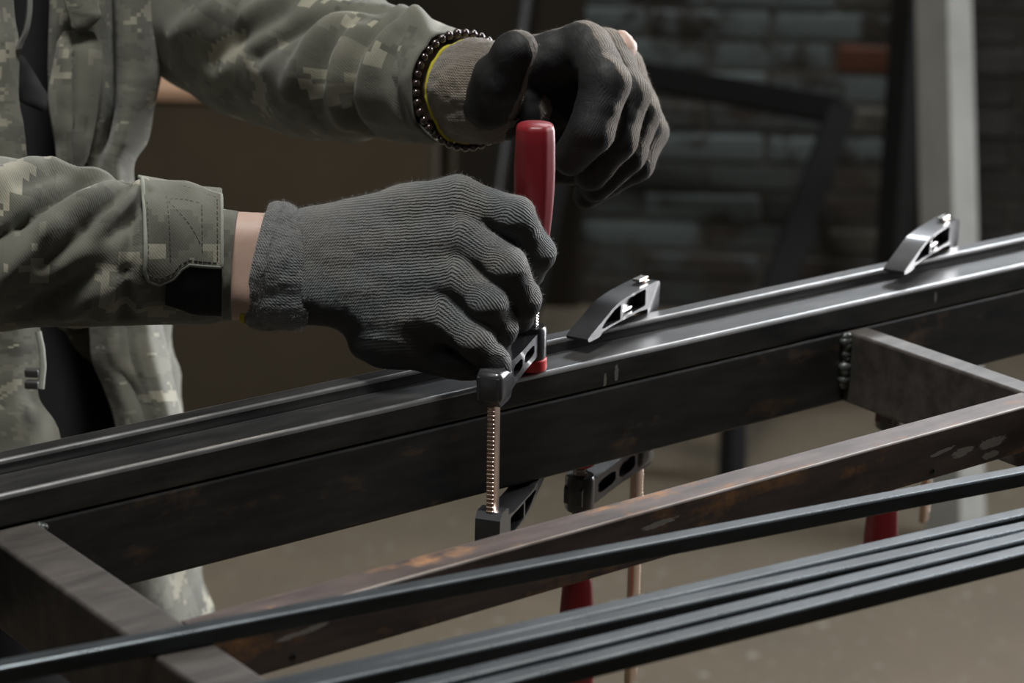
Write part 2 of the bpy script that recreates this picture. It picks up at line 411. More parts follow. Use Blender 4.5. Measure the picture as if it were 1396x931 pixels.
# ------------------------------------------------------------------ things in the background
M_pine = wood_mat('pine_edge', (.50, .30, .19), (.66, .43, .29))
M_bench = simple('bench_dark_wood', (.075, .058, .036), .8, 0, .3, 8)
D_B = 3.9; D_BC = 3.94       # distance along the floor / along the view
zb1 = at(240, 134, D_BC)[2]; zb0 = at(240, 152, D_BC)[2]
def rr(x, y, d): P = Vector(at(x, y, d)); return (P-Tv).dot(Br)
bench = empty('workbench', room(rr(200, 200, D_BC), D_B+.35, FLOOR), 'long wooden workbench with a pale pine top edge behind the worker', 'workbench')
r0, r1 = rr(-500, 120, D_BC), rr(607, 60, D_BC)
rbox('bench_top', r0, r1, D_B, D_B+.42, zb0, zb1, M_pine, bench, .004)
for a in (r0+.06, r1-.06):
    for f in (D_B+.06, D_B+.37): rbox('leg', a-.04, a+.04, f-.04, f+.04, FLOOR, zb0, M_bench, bench, .004)
M_shadepanel = simple('shade_panel_brown', (.085, .066, .042), .85, 0, .25, 5, .2, .002)  # added panel: its dark brown stands in for the dim floor under the bench
rbox('shade_panel', r0+.03, r1-.03, D_B+.012, D_B+.022, FLOOR+.01, zb0, M_shadepanel, bench)
M_pole = simple('dark_pole', (.07, .07, .072), .45, .6, .2, 30)
pole = path_tube('steel_pole', [at(718, -260, 3.9), at(717, 0, 3.75), at(672, 245, 3.5), tuple(Vector(at(672, 245, 3.5))+(Vector(at(672, 245, 3.5))-Vector(at(717, 0, 3.75)))*1.0)], .0125, M_pole)
# let the pole stand on the floor
a = Vector(at(717, 0, 4.52)); b_ = Vector(at(682, 245, 4.44)); dirv = (b_-a).normalized(); foot = b_+dirv*((FLOOR-b_.z)/dirv.z); top = a-dirv*.22
bpy.data.objects.remove(pole); pole = path_tube('steel_pole', [top, a, b_, foot], .0125, M_pole, n=12)
tag(pole, 'slim dark steel pole leaning behind the two gloved hands', 'pole')

# pale post in front of the brick wall
M_post = simple('weathered_grey_timber', (.27, .27, .25), .9, 0, .25, 14, .3, .002)
D_P = 3.72
pb = Vector(at(1304, 735, D_P)); pt = Vector(at(1279, -300, D_P+.25))
dv = (pt-pb).normalized(); pb = pb+dv*((FLOOR-pb.z)/dv.z)
post = tube_between('timber_post', pb, pt, .068, .066, M_post, None, .003, up=tuple(Vector((-W_[0], -W_[1], 0)) @ Matrix.Rotation(math.radians(45), 3, 'Z')), wall=.03, cuts=1)
tag(post, 'pale grey square timber post standing in front of the brick wall', 'post')
# dark channel left of the post
M_dsteel = simple('dark_steel', (.032, .033, .035), .5, .5, .3, 20)
cb = Vector(at(1222, 300, 4.3)); ch = tube_between('steel_column', (cb.x, cb.y, FLOOR), (cb.x, cb.y, 1.5), .05, .05, M_dsteel, None, .004, up=(0, 1, 0))
tag(ch, 'dark square steel column just left of the pale post', 'column')
M_fdark = simple('black_painted_steel', (.010, .010, .010), .95, 0, .3, 20)
M_fdark.node_tree.nodes['Principled BSDF'].inputs['Specular IOR Level'].default_value = .15
# leaning welded frame of dark tube
fr = empty('leaning_frame', at(1040, 420, 4.2), 'dark welded steel frame leaning against the pale blue brick wall', 'frame')
fa, fbp, fc2, fd = [Vector(at(*q)) for q in ((790, 88, 4.45), (1146, 152, 4.4), (1000, 560, 4.0), (700, 500, 4.05))]
for nm, q0, q1 in (('top_rail', fa, fbp), ('side_rail', fbp, fc2), ('bottom_rail', fc2, fd), ('side_rail', fd, fa)):
    tube_between(nm, q0, q1, .05, .045, M_fdark, fr, .003, up=tuple(-W_))
fr_low = min(fc2.z, fd.z)
# short feet carry the frame to the floor
for q in (fc2, fd): tube_between('foot', q, Vector((q.x-.1*Bf.x, q.y-.1*Bf.y, FLOOR)), .04, .03, M_fdark, fr, .003, up=(0, 1, 0))

# ================================================================== STEEL FRAME AND TUBES
M_rail = steel_mat('mill_scale_rail', (.020, .021, .023), (.052, .050, .047), (.15, .078, .036), .085, .42, .35)
M_upper = steel_mat('mill_scale_upper_tube', (.028, .029, .031), (.085, .083, .080), (.09, .06, .04), -.05, .34, .5,
                    marks=[(.395, .008, .0016, .006, 0), (.386, .005, .0012, .005, 0), (.68, .010, .0014, .004, 0)])
P1 = atz(905, 713, -.012); P2 = atz(1292, 612, -.012); P3 = atz(1352, 606, -.014); P4 = atz(415, 862, -.01)
def on_front(x, y, yy=-.173):
    q = ray(x, y); return T+q*((yy-T[1])/q[1])
Q = [on_front(*q) for q in ((898, 714), (1283, 616), (1312, 616), (1352, 603), (1350, 620), (425, 857), (395, 868))]
M_mid = steel_mat('rusty_mid_rail', (.045, .036, .033), (.135, .098, .088), (.42, .20, .075), .10, .50, .2,
                  marks=[(Q[0][0], Q[0][2], .013, .0018, .06), (Q[1][0], Q[1][2], .012, .0014, .12), (Q[2][0], Q[2][2], .009, .003, .05),
                         (Q[3][0], Q[3][2], .013, .0035, .05), (Q[4][0], Q[4][2], .008, .0025, 0), (Q[5][0], Q[5][2], .011, .0016, .1), (Q[6][0], Q[6][2], .008, .0014, .05)])
M_cross = steel_mat('scale_crossbar', (.045, .040, .037), (.115, .102, .092), (.16, .085, .045), .01, .50, .3)
M_bar = steel_mat('blue_black_bar', (.018, .022, .025), (.050, .058, .064), (.07, .05, .04), -.12, .44, .35, bmp=.05)
M_edge = steel_mat('bright_corner_highlight', (.30, .30, .30), (.52, .52, .52), (.16, .12, .09), -.2, .30, .85, bmp=.0)  # corner steels: worn edge plus edge highlight put into the colour, upper corners only
M_edger = steel_mat('rusty_corner_highlight', (.20, .16, .14), (.50, .46, .43), (.30, .15, .07), .0, .32, .6)
M_edgeb = steel_mat('blue_corner_highlight', (.20, .23, .25), (.32, .36, .39), (.07, .05, .04), -.2, .28, .8, bmp=.0)
M_weld = simple('weld_bead', (.10, .11, .10), .42, .5, .5, 160, .8, .001)

X_L, X_R = -.0295, .5956
H = .05
frame = empty('welded_ladder', (.5, -.3, -H), 'welded ladder frame of rusty rectangular steel tube being clamped', 'frame')
def xtube(name, x0, x1, y0, y1, z0, z1, mat, parent=None, rad=.002, edge=None):
    return tube_between(name, (x0, (y0+y1)/2, (z0+z1)/2), (x1, (y0+y1)/2, (z0+z1)/2), abs(y1-y0), z1-z0, mat, parent, rad, wall=.002, edge=edge)
def ytube(name, x0, x1, y0, y1, z0, z1, mat, parent=None, rad=.002):
    return tube_between(name, ((x0+x1)/2, y0, (z0+z1)/2), ((x0+x1)/2, y1, (z0+z1)/2), abs(x1-x0), z1-z0, mat, parent, rad, wall=.002)
xtube('long_rail', -.75, 1.75, 0, .046, -H, 0, M_rail, frame)
xtube('long_rail', -.75, 1.75, -.746, -.70, -H, 0, M_rail, frame)
YM = -.153
ytube('crossbar', X_L, 0, -.70, -.0003, -H, 0, M_cross, frame)
ytube('crossbar', X_R, X_R+.0185, -.70, -.0003, -H, 0, M_cross, frame)
ytube('crossbar', 1.3, 1.33, -.70, -.0003, -H, 0, M_cross, frame)
ytube('crossbar', -.63, -.60, -.70, -.0003, -H, 0, M_cross, frame)
mid = xtube('mid_rail', .0003, X_R-.0003, YM-.0202, YM, -.0306, -.0002, M_mid, frame, .0012, M_edger)
def weld(pts, r, parent=frame):
    """row of overlapping weld ripples"""
    bm = bmesh.new()
    for q in pts:
        rad = r*random.uniform(.75, 1.2); M = Matrix.Translation(Vector(q)) @ Matrix.Diagonal((random.uniform(.8, 1.2), random.uniform(.7, 1.1), random.uniform(.7, 1.1), 1))
        g = bmesh.ops.create_icosphere(bm, subdivisions=2, radius=rad)
        for v in g['verts']: v.co = M @ (v.co*random.uniform(.96, 1.04))
    return link('weld_bead', bm_mesh(bm, 'weld_bead', 1.5), M_weld, parent, smooth=False)
weld([(X_R-.002, -.002, -.003-.003*i) for i in range(12)], .0040)
weld([(.0005+random.uniform(-.001, .001), -.002-.0013*i, -.0008-.0006*i) for i in range(4)], .0024)
weld([(X_R-.001, YM-.0205, -.002-.0027*i) for i in range(10)], .002)
weld([(.001, YM-.0205, -.002-.0027*i) for i in range(10)], .002)
weld([(-.0305, -.001, -.002-.0027*i) for i in range(16)], .002)
# drilled holes in the mid rail
M_hole = simple('hole_dark', (.004, .004, .004), .9, 0, .1, 20, 0)
for q in (on_front(1270, 642), on_front(398, 895)):
    bm = bmesh.new(); lathe_bm(bm, [(.0021, .0004), (.0016, .0006), (.0013, .0002), (.0012, -.003), (0, -.003)], 14, Matrix.Translation((q[0], -.1733, q[2])) @ Matrix.Rotation(math.pi/2, 4, 'X'))
    link('drill_hole', bm_mesh(bm, 'drill_hole'), M_hole, frame, smooth=False)

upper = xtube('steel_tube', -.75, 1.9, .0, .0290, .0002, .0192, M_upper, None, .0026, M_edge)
tag(upper, 'grey rectangular steel tube lying on the frame rail, its front edge shining', 'tube')
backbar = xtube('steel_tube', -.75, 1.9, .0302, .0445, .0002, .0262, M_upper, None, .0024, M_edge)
tag(backbar, 'narrow dark steel tube behind the shiny one, under the two black jaws', 'tube')

# loose bars lying on the crossbars
S_B = .009
def loose(pa, pb_, label, group=None, wdt=.0094, e0=.21, e1=.45):
    a = Vector(atz(*pa, S_B)); b = Vector(atz(*pb_, S_B)); t = (b-a).normalized(); side = Vector((-t.y, t.x, 0))
    a2 = a-t*e0+side*(wdt/2); b2 = b+t*e1+side*(wdt/2); a2.z = b2.z = S_B/2+.0003
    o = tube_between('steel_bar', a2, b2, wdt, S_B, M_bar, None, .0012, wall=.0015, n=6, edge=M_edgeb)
    return tag(o, label, 'bar', group)
loose((0, 911.5), (1396, 644.5), 'single black steel bar lying apart across the rusty mid rail')
loose((700, 863), (1396, 703), 'black steel bar farthest back of the four lying together', 'loose bars in front')
loose((450, 930.5), (1396, 722), 'second black bar of the front four, dark gap in front', 'loose bars in front')
loose((700, 907.7), (1396, 736.5), 'third black bar of the front four, next to the nearest', 'loose bars in front')
loose((700, 929), (1396, 755.5), 'black steel bar nearest the camera, its whole dark side showing', 'loose bars in front')

# trestles under the frame, outside the picture
for x, lab in ((-.5, 'grey steel trestle under the left end of the frame'), (1.5, 'grey steel trestle under the right end of the frame')):
    tr = empty('trestle', (x, -.35, FLOOR), lab, 'trestle', 'trestles under the frame')
    ytube('beam', x-.03, x+.03, -.85, .15, -H-.06, -H-.0003, M_dsteel, tr)
    for y in (-.75, .05):
        for sx in (-.28, .28): tube_between('leg', (x+sx, y, FLOOR), (x+sx*.08, y, -H-.05), .035, .035, M_dsteel, tr, .003, up=(0, 1, 0))

# ================================================================== CLAMPS
M_black = simple('black_cast_iron', (.045, .045, .049), .30, .25, .3, 90, .25, .0006, coat=.5)
M_red = simple('red_plastic', (.20, .010, .016), .40, 0, .18, 30, .15, .0006)
M_pad = simple('red_pad', (.62, .03, .035), .4, 0, .1, 30, .05)
M_zinc = simple('bright_steel', (.58, .57, .55), .25, 1.0, .12, 120, .1, .0003)
M_warm = simple('warm_steel_bar', (.62, .47, .38), .28, 1.0, .1, 60, .1, .0003)

def prism(bm, poly, y0, y1, holes=()):
    """poly in (u,z) extruded along v; a ring of walls when a hole is given"""
    def loop(pl, y): return [bm.verts.new((a, y, b)) for a, b in pl]
    def edges(vs): return [bm.edges.new((vs[i], vs[(i+1) % len(vs)])) for i in range(len(vs))]
    sides = []
    for y in (y0, y1):
        ls = [loop(poly, y)]+[loop(h, y) for h in holes]; es = [e for l in ls for e in edges(l)]
        bmesh.ops.triangle_fill(bm, edges=es, use_beauty=True); sides.append(ls)
    for la, lb in zip(*sides):
        n = len(la)
        for i in range(n): bm.faces.new((la[i], la[(i+1) % n], lb[(i+1) % n], lb[i]))
def smooth_poly(pl, it=1):
    for _ in range(it):
        o = []
        for i in range(len(pl)):
            a = pl[i]; b = pl[(i+1) % len(pl)]; o += [(a[0]*.8+b[0]*.2, a[1]*.8+b[1]*.2), (a[0]*.2+b[0]*.8, a[1]*.2+b[1]*.8)]
        pl = o
    return pl

def make_clamp(name, loc, udir, down, reach, gap, bar_lo, bar_hi, label, arm_z, handle0, handle1, barmat, tilt=0.0):
    """local frame: x = reach (bar to screw), z = towards the handle; z=0 is the face under the fixed jaw tip"""
    u = Vector(udir).normalized(); z = Vector((0, 0, -1 if down else 1)); v = z.cross(u)
    M = Matrix((( u.x, v.x, z.x, loc[0]), (u.y, v.y, z.y, loc[1]), (u.z, v.z, z.z, loc[2]), (0, 0, 0, 1)))
    root = empty(name, (0, 0, 0), label, 'clamp', 'screw clamps on the rail'); root.matrix_basis = M
    L = reach
    def part(nm, bm, mat, ang=.6, parent=root):
        return link(nm, bm_mesh(bm, nm, ang), mat, parent, smooth=False, local=True)
    # bar with serrations on the outer edge
    bm = bmesh.new(); box_bm(bm, .0105, .0050, bar_hi-bar_lo, Matrix.Translation((0, 0, (bar_lo+bar_hi)/2)), .0012, 2)
    zz = bar_lo+.004
    while zz < bar_hi-.004:
        box_bm(bm, .0020, .0042, .0014, Matrix.Translation((-.0054, 0, zz)), .0004, 1); zz += .0026
    part('bar', bm, barmat)
    # fixed jaw
    outer = smooth_poly([(L+.0075, 0), (L-.007, 0), (L-.012, -.0030), (.007, -.0038), (.007, .003), (-.0085, .003), (-.0095, -.0165), (-.006, -.0185), (.010, -.0185), (L*.42, -.0180), (L*.66, -.0158), (L*.86, -.0098), (L+.0085, -.0030)])
    h1 = [(.0105, -.0062), (.0105, -.0160), (.012, -.0168), (L*.40, -.0163), (L*.52, -.0153), (L*.53, -.0145), (L*.53, -.0058), (L*.51, -.0050), (.012, -.0054)]
    h2 = [(L*.565, -.0046), (L*.565, -.0146), (L*.60, -.0142), (L*.68, -.0128), (L*.78, -.0098), (L*.88, -.0055), (L*.85, -.0043)]
    bm = bmesh.new(); prism(bm, outer, -.0078, .0078, (h1, h2)); jw = part('fixed_jaw', bm, M_black, .5)
    bm = bmesh.new(); prism(bm, [(.011, -.0062), (.011, -.0172), (L*.5, -.0150), (L*.9, -.005), (L*.9, -.0035)], -.0012, .0018); part('web', bm, M_black, parent=jw)
    bm = bmesh.new(); box_bm(bm, L*.20, .0085, .0018, Matrix.Translation((L*.38, 0, -.0068)), .0004, 1); box_bm(bm, .012, .0055, .0016, Matrix.Translation((.004, 0, -.0208)), .0004, 1); part('rib', bm, M_zinc if down else M_black, parent=jw)
    # sliding arm
    a0, a1 = arm_z
    po = smooth_poly([(-.011, a0-.002), (.0105, a0-.002), (.014, a0+.004), (L-.010, a0+.009), (L+.009, a0+.009), (L+.009, a1+.002), (L-.010, a1+.002), (L*.5, a1-.0005), (.012, a1-.001), (-.011, a1-.001)])
    g1 = smooth_poly([(.0155, a0+.0085), (.0155, a1-.0055), (L*.48, a1-.0045), (L*.48, a0+.0105)])
    g2 = smooth_poly([(L*.54, a0+.0112), (L*.54, a1-.0042), (L-.0125, a1-.0028), (L-.0125, a0+.0125)])
    bm = bmesh.new(); prism(bm, po, -.0066, .0066, (g1, g2)); arm = part('sliding_arm', bm, M_black, .5)
    bm = bmesh.new(); prism(bm, [(.013, a0+.006), (.013, a1-.003), (L-.012, a1-.001), (L-.012, a0+.011)], -.0014, .0014); part('web', bm, M_black, parent=arm)
    bm = bmesh.new(); lathe_bm(bm, [(0, a0+.005), (.0088, a0+.005), (.0095, a0+.007), (.0095, a1+.003), (.0085, a1+.0045), (0, a1+.0045)], 24, Matrix.Translation((L, 0, 0))); part('boss', bm, M_black, parent=arm)
    bm = bmesh.new(); box_bm(bm, .0225, .0165, a1-a0-.002, Matrix.Translation((0, 0, (a0+a1)/2-.001)), .004, 3); part('collar', bm, M_black, parent=arm)
    # screw with thread, pad, handle
    TM = Matrix.Translation((L, 0, gap)) @ Matrix.Rotation(tilt, 4, 'Y') @ Matrix.Translation((0, 0, -gap))
    pr = [(0, gap+.004), (.0026, gap+.004)]; zz = gap+.006
    while zz < handle0-.012: pr += [(.0036, zz), (.0047, zz+.0008), (.0036, zz+.0016)]; zz += .0018
    pr += [(.0034, handle0-.010), (0, handle0-.010)]
    bm = bmesh.new(); lathe_bm(bm, pr, 20, TM); part('screw', bm, M_zinc, .4)
    bm = bmesh.new(); lathe_bm(bm, [(0, gap+.0003), (.0098, gap+.0003), (.0102, gap+.0015), (.0100, gap+.0068), (.0088, gap+.0078), (.0080, gap+.0070), (.0074, gap+.0032), (0, gap+.0030)], 28, TM); part('swivel_pad', bm, M_pad)
    bm = bmesh.new(); lathe_bm(bm, [(0, gap+.003), (.0055, gap+.0032), (.0052, gap+.008), (.0036, gap+.010), (0, gap+.010)], 20, TM); part('ball_joint', bm, M_zinc)
    bm = bmesh.new(); lathe_bm(bm, [(0, handle0-.016), (.0052, handle0-.016), (.0062, handle0-.013), (.0064, handle0+.002), (0, handle0+.002)], 24, TM); part('ferrule', bm, M_zinc)
    hl = handle1-handle0; hp = [(0, 0), (.0072, 0), (.0088, .03), (.0098, .10), (.0112, .28), (.0122, .48), (.0124, .65), (.0120, .85), (.0116, .955), (.0108, .985), (.0092, 1.0), (0, 1.003)]
    bm = bmesh.new(); lathe_bm(bm, [(r, handle0+k*hl) for r, k in hp], 48, TM, mod=lambda a: .022*math.cos(8*a)); part('handle', bm, M_red, .7)
    return root

# clamp being tightened: fixed jaw under the rail, handle up
p1 = (.3345, .0095); b1 = (.2795, -.0275)
u1 = (p1[0]-b1[0], p1[1]-b1[1], 0); L1 = math.hypot(u1[0], u1[1])
make_clamp('screw_clamp', (b1[0], b1[1], -H-.0002), u1, False, L1, .0200+H, -.019, H+.039, 'screw clamp with red handle up, gripped by the near gloved hand', (H+.0215, H+.043), H+.094, H+.172, M_warm, tilt=.012)
def hang(bx, by, ang, L, label, low, copper, hlen=.185):
    u = Vector((math.cos(ang), math.sin(ang), 0)); z0 = .0266; g = -.0002+(z0+H)
    make_clamp('screw_clamp', (bx, by, z0), u, True, L, g, -.019, low, label, (g+.010, g+.034), g+.080, g+hlen, copper)
hang(.4590, .0525, math.radians(202), .078, 'upside-down screw clamp hanging nearest behind the held clamp', .268, M_warm)
hang(.7420, .0525, math.radians(202), .085, 'upside-down screw clamp farthest right along the rail', .215, M_warm, .160)

# ================================================================== PERSON
# ---- signed-distance modelling for gloves and bones
def seg_d(P, a, b, ra, rb, sq=None):
    a = np.asarray(a); b = np.asarray(b); ab = b-a; t = np.clip(((P-a) @ ab)/(ab @ ab), 0, 1)
    return np.linalg.norm(P-a-t[..., None]*ab, axis=-1)-(ra+(rb-ra)*t)
def ell_d(P, c, axes, rad):
    q = (P-np.asarray(c)) @ np.asarray(axes).T/np.asarray(rad); k = np.linalg.norm(q, axis=-1)
    return (k-1)*min(rad)*1.05
def smin(a, b, k):
    h = np.clip(.5+.5*(b-a)/k, 0, 1); return b+(a-b)*h-k*h*(1-h)
def surface_nets(fn, lo, hi, h):
    lo = np.asarray(lo); n = np.ceil((np.asarray(hi)-lo)/h).astype(int)+1
    ax = [lo[i]+h*np.arange(n[i]) for i in range(3)]
    G = np.stack(np.meshgrid(*ax, indexing='ij'), -1); D = np.empty(n)
    for i in range(0, n[0], 16): D[i:i+16] = fn(G[i:i+16])
    C = tuple(x-1 for x in n); acc = np.zeros((*C, 3)); cnt = np.zeros(C)
    sl = lambda o: tuple(slice(o[i], o[i]+C[i]) for i in range(3))
    for axis in range(3):
        o1, o2 = [a for a in range(3) if a != axis]
        for p in (0, 1):
            for q in (0, 1):
                a = [0, 0, 0]; a[o1] = p; a[o2] = q; b = list(a); b[axis] = 1
                da, db = D[sl(a)], D[sl(b)]; m = (da < 0) != (db < 0)
                t = np.where(m, da/np.where(m, da-db, 1), 0)
                for k in range(3): acc[..., k] += np.where(m, (a[k]+(t if k == axis else 0)), 0)
                cnt += m
    act = cnt > 0; ids = -np.ones(C, int); ids[act] = np.arange(act.sum())
    I = np.argwhere(act); V = lo+h*(I+acc[act]/cnt[act][:, None]); Q = []
    for axis in range(3):
        o1, o2 = [(1, 2), (2, 0), (0, 1)][axis]
        s0 = [slice(None)]*3; s1 = [slice(None)]*3; s0[axis] = slice(0, n[axis]-1); s1[axis] = slice(1, n[axis])
        da, db = D[tuple(s0)], D[tuple(s1)]; m = (da < 0) != (db < 0)
        E = np.argwhere(m); neg = da[m] < 0
        ok = np.all((E[:, [o1, o2]] > 0), 1) & (E[:, o1] < C[o1]) & (E[:, o2] < C[o2]) & (E[:, axis] < C[axis])
        E = E[ok]; neg = neg[ok]
        def cid(d1, d2):
            e = E.copy(); e[:, o1] += d1; e[:, o2] += d2; return ids[e[:, 0], e[:, 1], e[:, 2]]
        q = np.stack([cid(-1, -1), cid(0, -1), cid(0, 0), cid(-1, 0)], 1); q[~neg] = q[~neg][:, ::-1]; Q.append(q)
    Q = np.concatenate(Q); Q = Q[np.all(Q >= 0, 1)]
    return V, Q
def normals_of(fn, V, e=.0004):
    g = np.stack([fn(V+np.eye(3)[k]*e)-fn(V-np.eye(3)[k]*e) for k in range(3)], -1)
    return g/(np.linalg.norm(g, axis=-1, keepdims=True)+1e-12)

class Hand:
    """fingers: list of point lists [(px,py,d,r_mm)...]; palm: list of capsules; extra: ellipsoids"""
    def __init__(s, fingers, palm, ells, order_dirs, dorsal, coat_dir, coat_off):
        s.f = [[(at(x, y, d), r/1000) for x, y, d, r in f] for f in fingers]
        s.p = [((at(*a[:3]), a[3]/1000), (at(*b[:3]), b[3]/1000)) for a, b in palm]
        s.e = [(at(*c), ax, [r/1000 for r in rad]) for c, ax, rad in ells]
        s.dorsal = np.asarray(dorsal)/np.linalg.norm(dorsal); s.coat_dir = np.asarray(coat_dir)/np.linalg.norm(coat_dir); s.coat_off = coat_off
    def sdf(s, P, grow=0.0, noise=True):
        F = None
        for f in s.f:
            c = None
            for (a, ra), (b, rb) in zip(f, f[1:]):
                d = seg_d(P, a, b, ra, rb); c = d if c is None else smin(c, d, .004)
            F = c if F is None else smin(F, c, .0016)
        Q = None
        for (a, ra), (b, rb) in s.p:
            d = seg_d(P, a, b, ra, rb); Q = d if Q is None else smin(Q, d, .012)
        for c, ax, rad in s.e: Q = smin(Q, ell_d(P, c, ax, rad), .010)
        D = smin(F, Q, .006)
        if noise: D = D+vnoise(P, 75, 3)*.0007+vnoise(P, 170, 5)*.00035
        return D-grow
    def bounds(s, m=.012):
        pts = []
        for f in s.f: pts += [(q, r) for q, r in f]
        for a, b in s.p: pts += [a, b]
        for c, ax, rad in s.e: pts.append((c, max(rad)))
        return np.min([q-r for q, r in pts], 0)-m, np.max([q+r for q, r in pts], 0)+m
    def ribs(s, V):
        """coordinate across the knit ribs and along them, blended between fingers and the back of the hand"""
        A = np.mean([p[0][0] for p in s.p], 0); B = np.mean([p[1][0] for p in s.p], 0); t0 = (B-A)/np.linalg.norm(B-A)
        n0 = s.dorsal-t0*(s.dorsal @ t0); n0 /= np.linalg.norm(n0); b0 = np.cross(t0, n0)
        da = np.min([seg_d(V, a, b, ra, rb) for (a, ra), (b, rb) in s.p], 0)
        w = np.exp(-np.clip(da, 0, 1)/.003)+1e-9
        num = w*((V-A) @ b0); ln = w*((V-A) @ t0); den = w.copy()
        for i, f in enumerate(s.f):
            best = np.full(len(V), 1e9); arc = np.zeros(len(V)); lv = np.zeros(len(V)); l0 = (f[0][0]-A) @ t0
            n = n0.copy(); off = (f[0][0]-A) @ b0 if i < 4 else .06
            wsum = np.zeros(len(V)); asum = np.zeros(len(V)); lsum = np.zeros(len(V)); dmin = best
            for (a, ra), (b, rb) in zip(f, f[1:]):
                t = b-a; L = np.linalg.norm(t); t = t/L
                bb = b0-t*(b0 @ t); bb /= np.linalg.norm(bb); n = np.cross(bb, t)
                if i < 4 and n @ n0 < 0 and False: n = -n
                k = np.clip((V-a) @ t, 0, L); q = V-a-k[:, None]*t; dist = np.linalg.norm(q, axis=1)-(ra+(rb-ra)*k/L)
                ar = np.clip((ra+rb)/2*np.arctan2(q @ bb, q @ n), -.03, .03); ww = np.exp(-np.clip(dist, -.004, 1)/.0016)+1e-12
                asum += ww*ar; lsum += ww*(l0+k); wsum += ww; dmin = np.minimum(dmin, dist); l0 += L
            far = np.clip(((V-f[0][0]) @ t0)/.012+.4, 0, 1)
            wf = (np.exp(-np.clip(dmin, 0, 1)/.0016)+1e-10)*(.02+far*8)
            num += wf*(asum/wsum+off); ln += wf*lsum/wsum; den += wf
        return num/den, ln/den
    sgn = 1.0; coat_plane = None
    def build(s, name, mat, parent, h=.0013):
        lo, hi = s.bounds(); V, Q = surface_nets(lambda P: s.sdf(P), lo, hi, h)
        Nn = normals_of(lambda P: s.sdf(P, 0, False), V); rib, ln = s.ribs(V)
        coat = np.clip((Nn @ s.coat_dir-s.coat_off)*1.6+.5, 0, 1)
        if s.coat_plane is not None:
            q, nrm = s.coat_plane; coat = np.maximum(coat, np.clip(((V-q) @ nrm)/.008+.5, 0, 1))
        me = mesh_np(name, V, Q)
        for k, arr in (('rib', rib), ('len', ln), ('coat', coat)):
            a = me.attributes.new(k, 'FLOAT', 'POINT'); a.data.foreach_set('value', arr.astype(np.float32))
        return link(name, me, mat, parent)
CA = np.stack([R_, U_, W_])          # hand modelling axes

D1 = 1.392
hand1 = Hand(
    fingers=[
        [(628, 276, 1.392, 13.5), (700, 297, 1.388, 12.6), (731, 345, 1.402, 11.0), (722, 372, 1.424, 9.5)],
        [(634, 325, 1.386, 13.0), (690, 365, 1.381, 12.4), (712, 410, 1.396, 10.8), (706, 432, 1.418, 9.5)],
        [(626, 380, 1.384, 12.6), (664, 414, 1.379, 11.6), (681, 448, 1.391, 10.2), (676, 470, 1.410, 9.0)],
        [(608, 432, 1.386, 12.0), (648, 466, 1.379, 10.6), (674, 496, 1.384, 9.0), (680, 514, 1.388, 7.2)],
        [(540, 345, 1.420, 14.0), (610, 345, 1.436, 12.5), (668, 372, 1.444, 11.5), (708, 398, 1.446, 9.5)],   # thumb, on the far side
    ],
    palm=[((402, 318, 1.400, 13.5), (622, 274, 1.394, 14.6)), ((398, 348, 1.398, 14.5), (628, 322, 1.389, 14.0)),
          ((394, 384, 1.398, 14.5), (622, 376, 1.388, 13.5)), ((388, 412, 1.402, 13.2), (604, 428, 1.390, 13.0))],
    ells=[((540, 457, 1.400), CA, (30, 20, 15)), ((500, 350, 1.414), CA, (38, 26, 14)), ((560, 305, 1.403), CA, (22, 20, 14)), ((630, 500, 1.400), CA, (20, 8.5, 11))],
    order_dirs=None, dorsal=-W_+.25*U_, coat_dir=-U_*.97+W_*.2+R_*.05, coat_off=.12)
hand1.sgn = -1.0; hand1.coat_plane = (at(600, 474, 1.39), -U_*.985-R_*.12)
hand2 = Hand(
    fingers=[
        [(800, 66, 1.478, 16.0), (826, 112, 1.452, 15.0), (806, 178, 1.450, 13.5), (778, 214, 1.468, 11.5)],
        [(828, 72, 1.500, 14.5), (856, 128, 1.478, 13.5), (842, 190, 1.474, 12.0), (806, 238, 1.484, 10.5)],
        [(846, 92, 1.520, 14.0), (872, 152, 1.500, 12.8), (856, 210, 1.494, 11.5), (812, 254, 1.498, 10.0)],
        [(862, 122, 1.540, 13.0), (886, 178, 1.524, 11.6), (868, 224, 1.512, 10.5), (800, 266, 1.508, 9.0)],
        [(668, 142, 1.478, 17.0), (682, 108, 1.462, 16.5), (700, 74, 1.450, 13.0), (708, 66, 1.446, 11.0)],     # thumb
    ],
    palm=[((664, 100, 1.494, 16.0), (792, 66, 1.482, 15.5)), ((664, 122, 1.500, 17.0), (820, 74, 1.503, 14.5)),
          ((662, 140, 1.506, 17.0), (840, 94, 1.522, 14.5)), ((660, 158, 1.512, 15.5), (850, 126, 1.538, 14.0))],
    ells=[((690, 148, 1.492), CA, (26, 20, 14)), ((775, 190, 1.535), CA, (34, 30, 16)), ((760, 110, 1.508), CA, (40, 30, 13))],
    order_dirs=None, dorsal=U_*.7+R_*.6+W_*.1, coat_dir=-R_*.72-W_*.50-U_*.42, coat_off=-.02)
hand2.sgn = 1.0

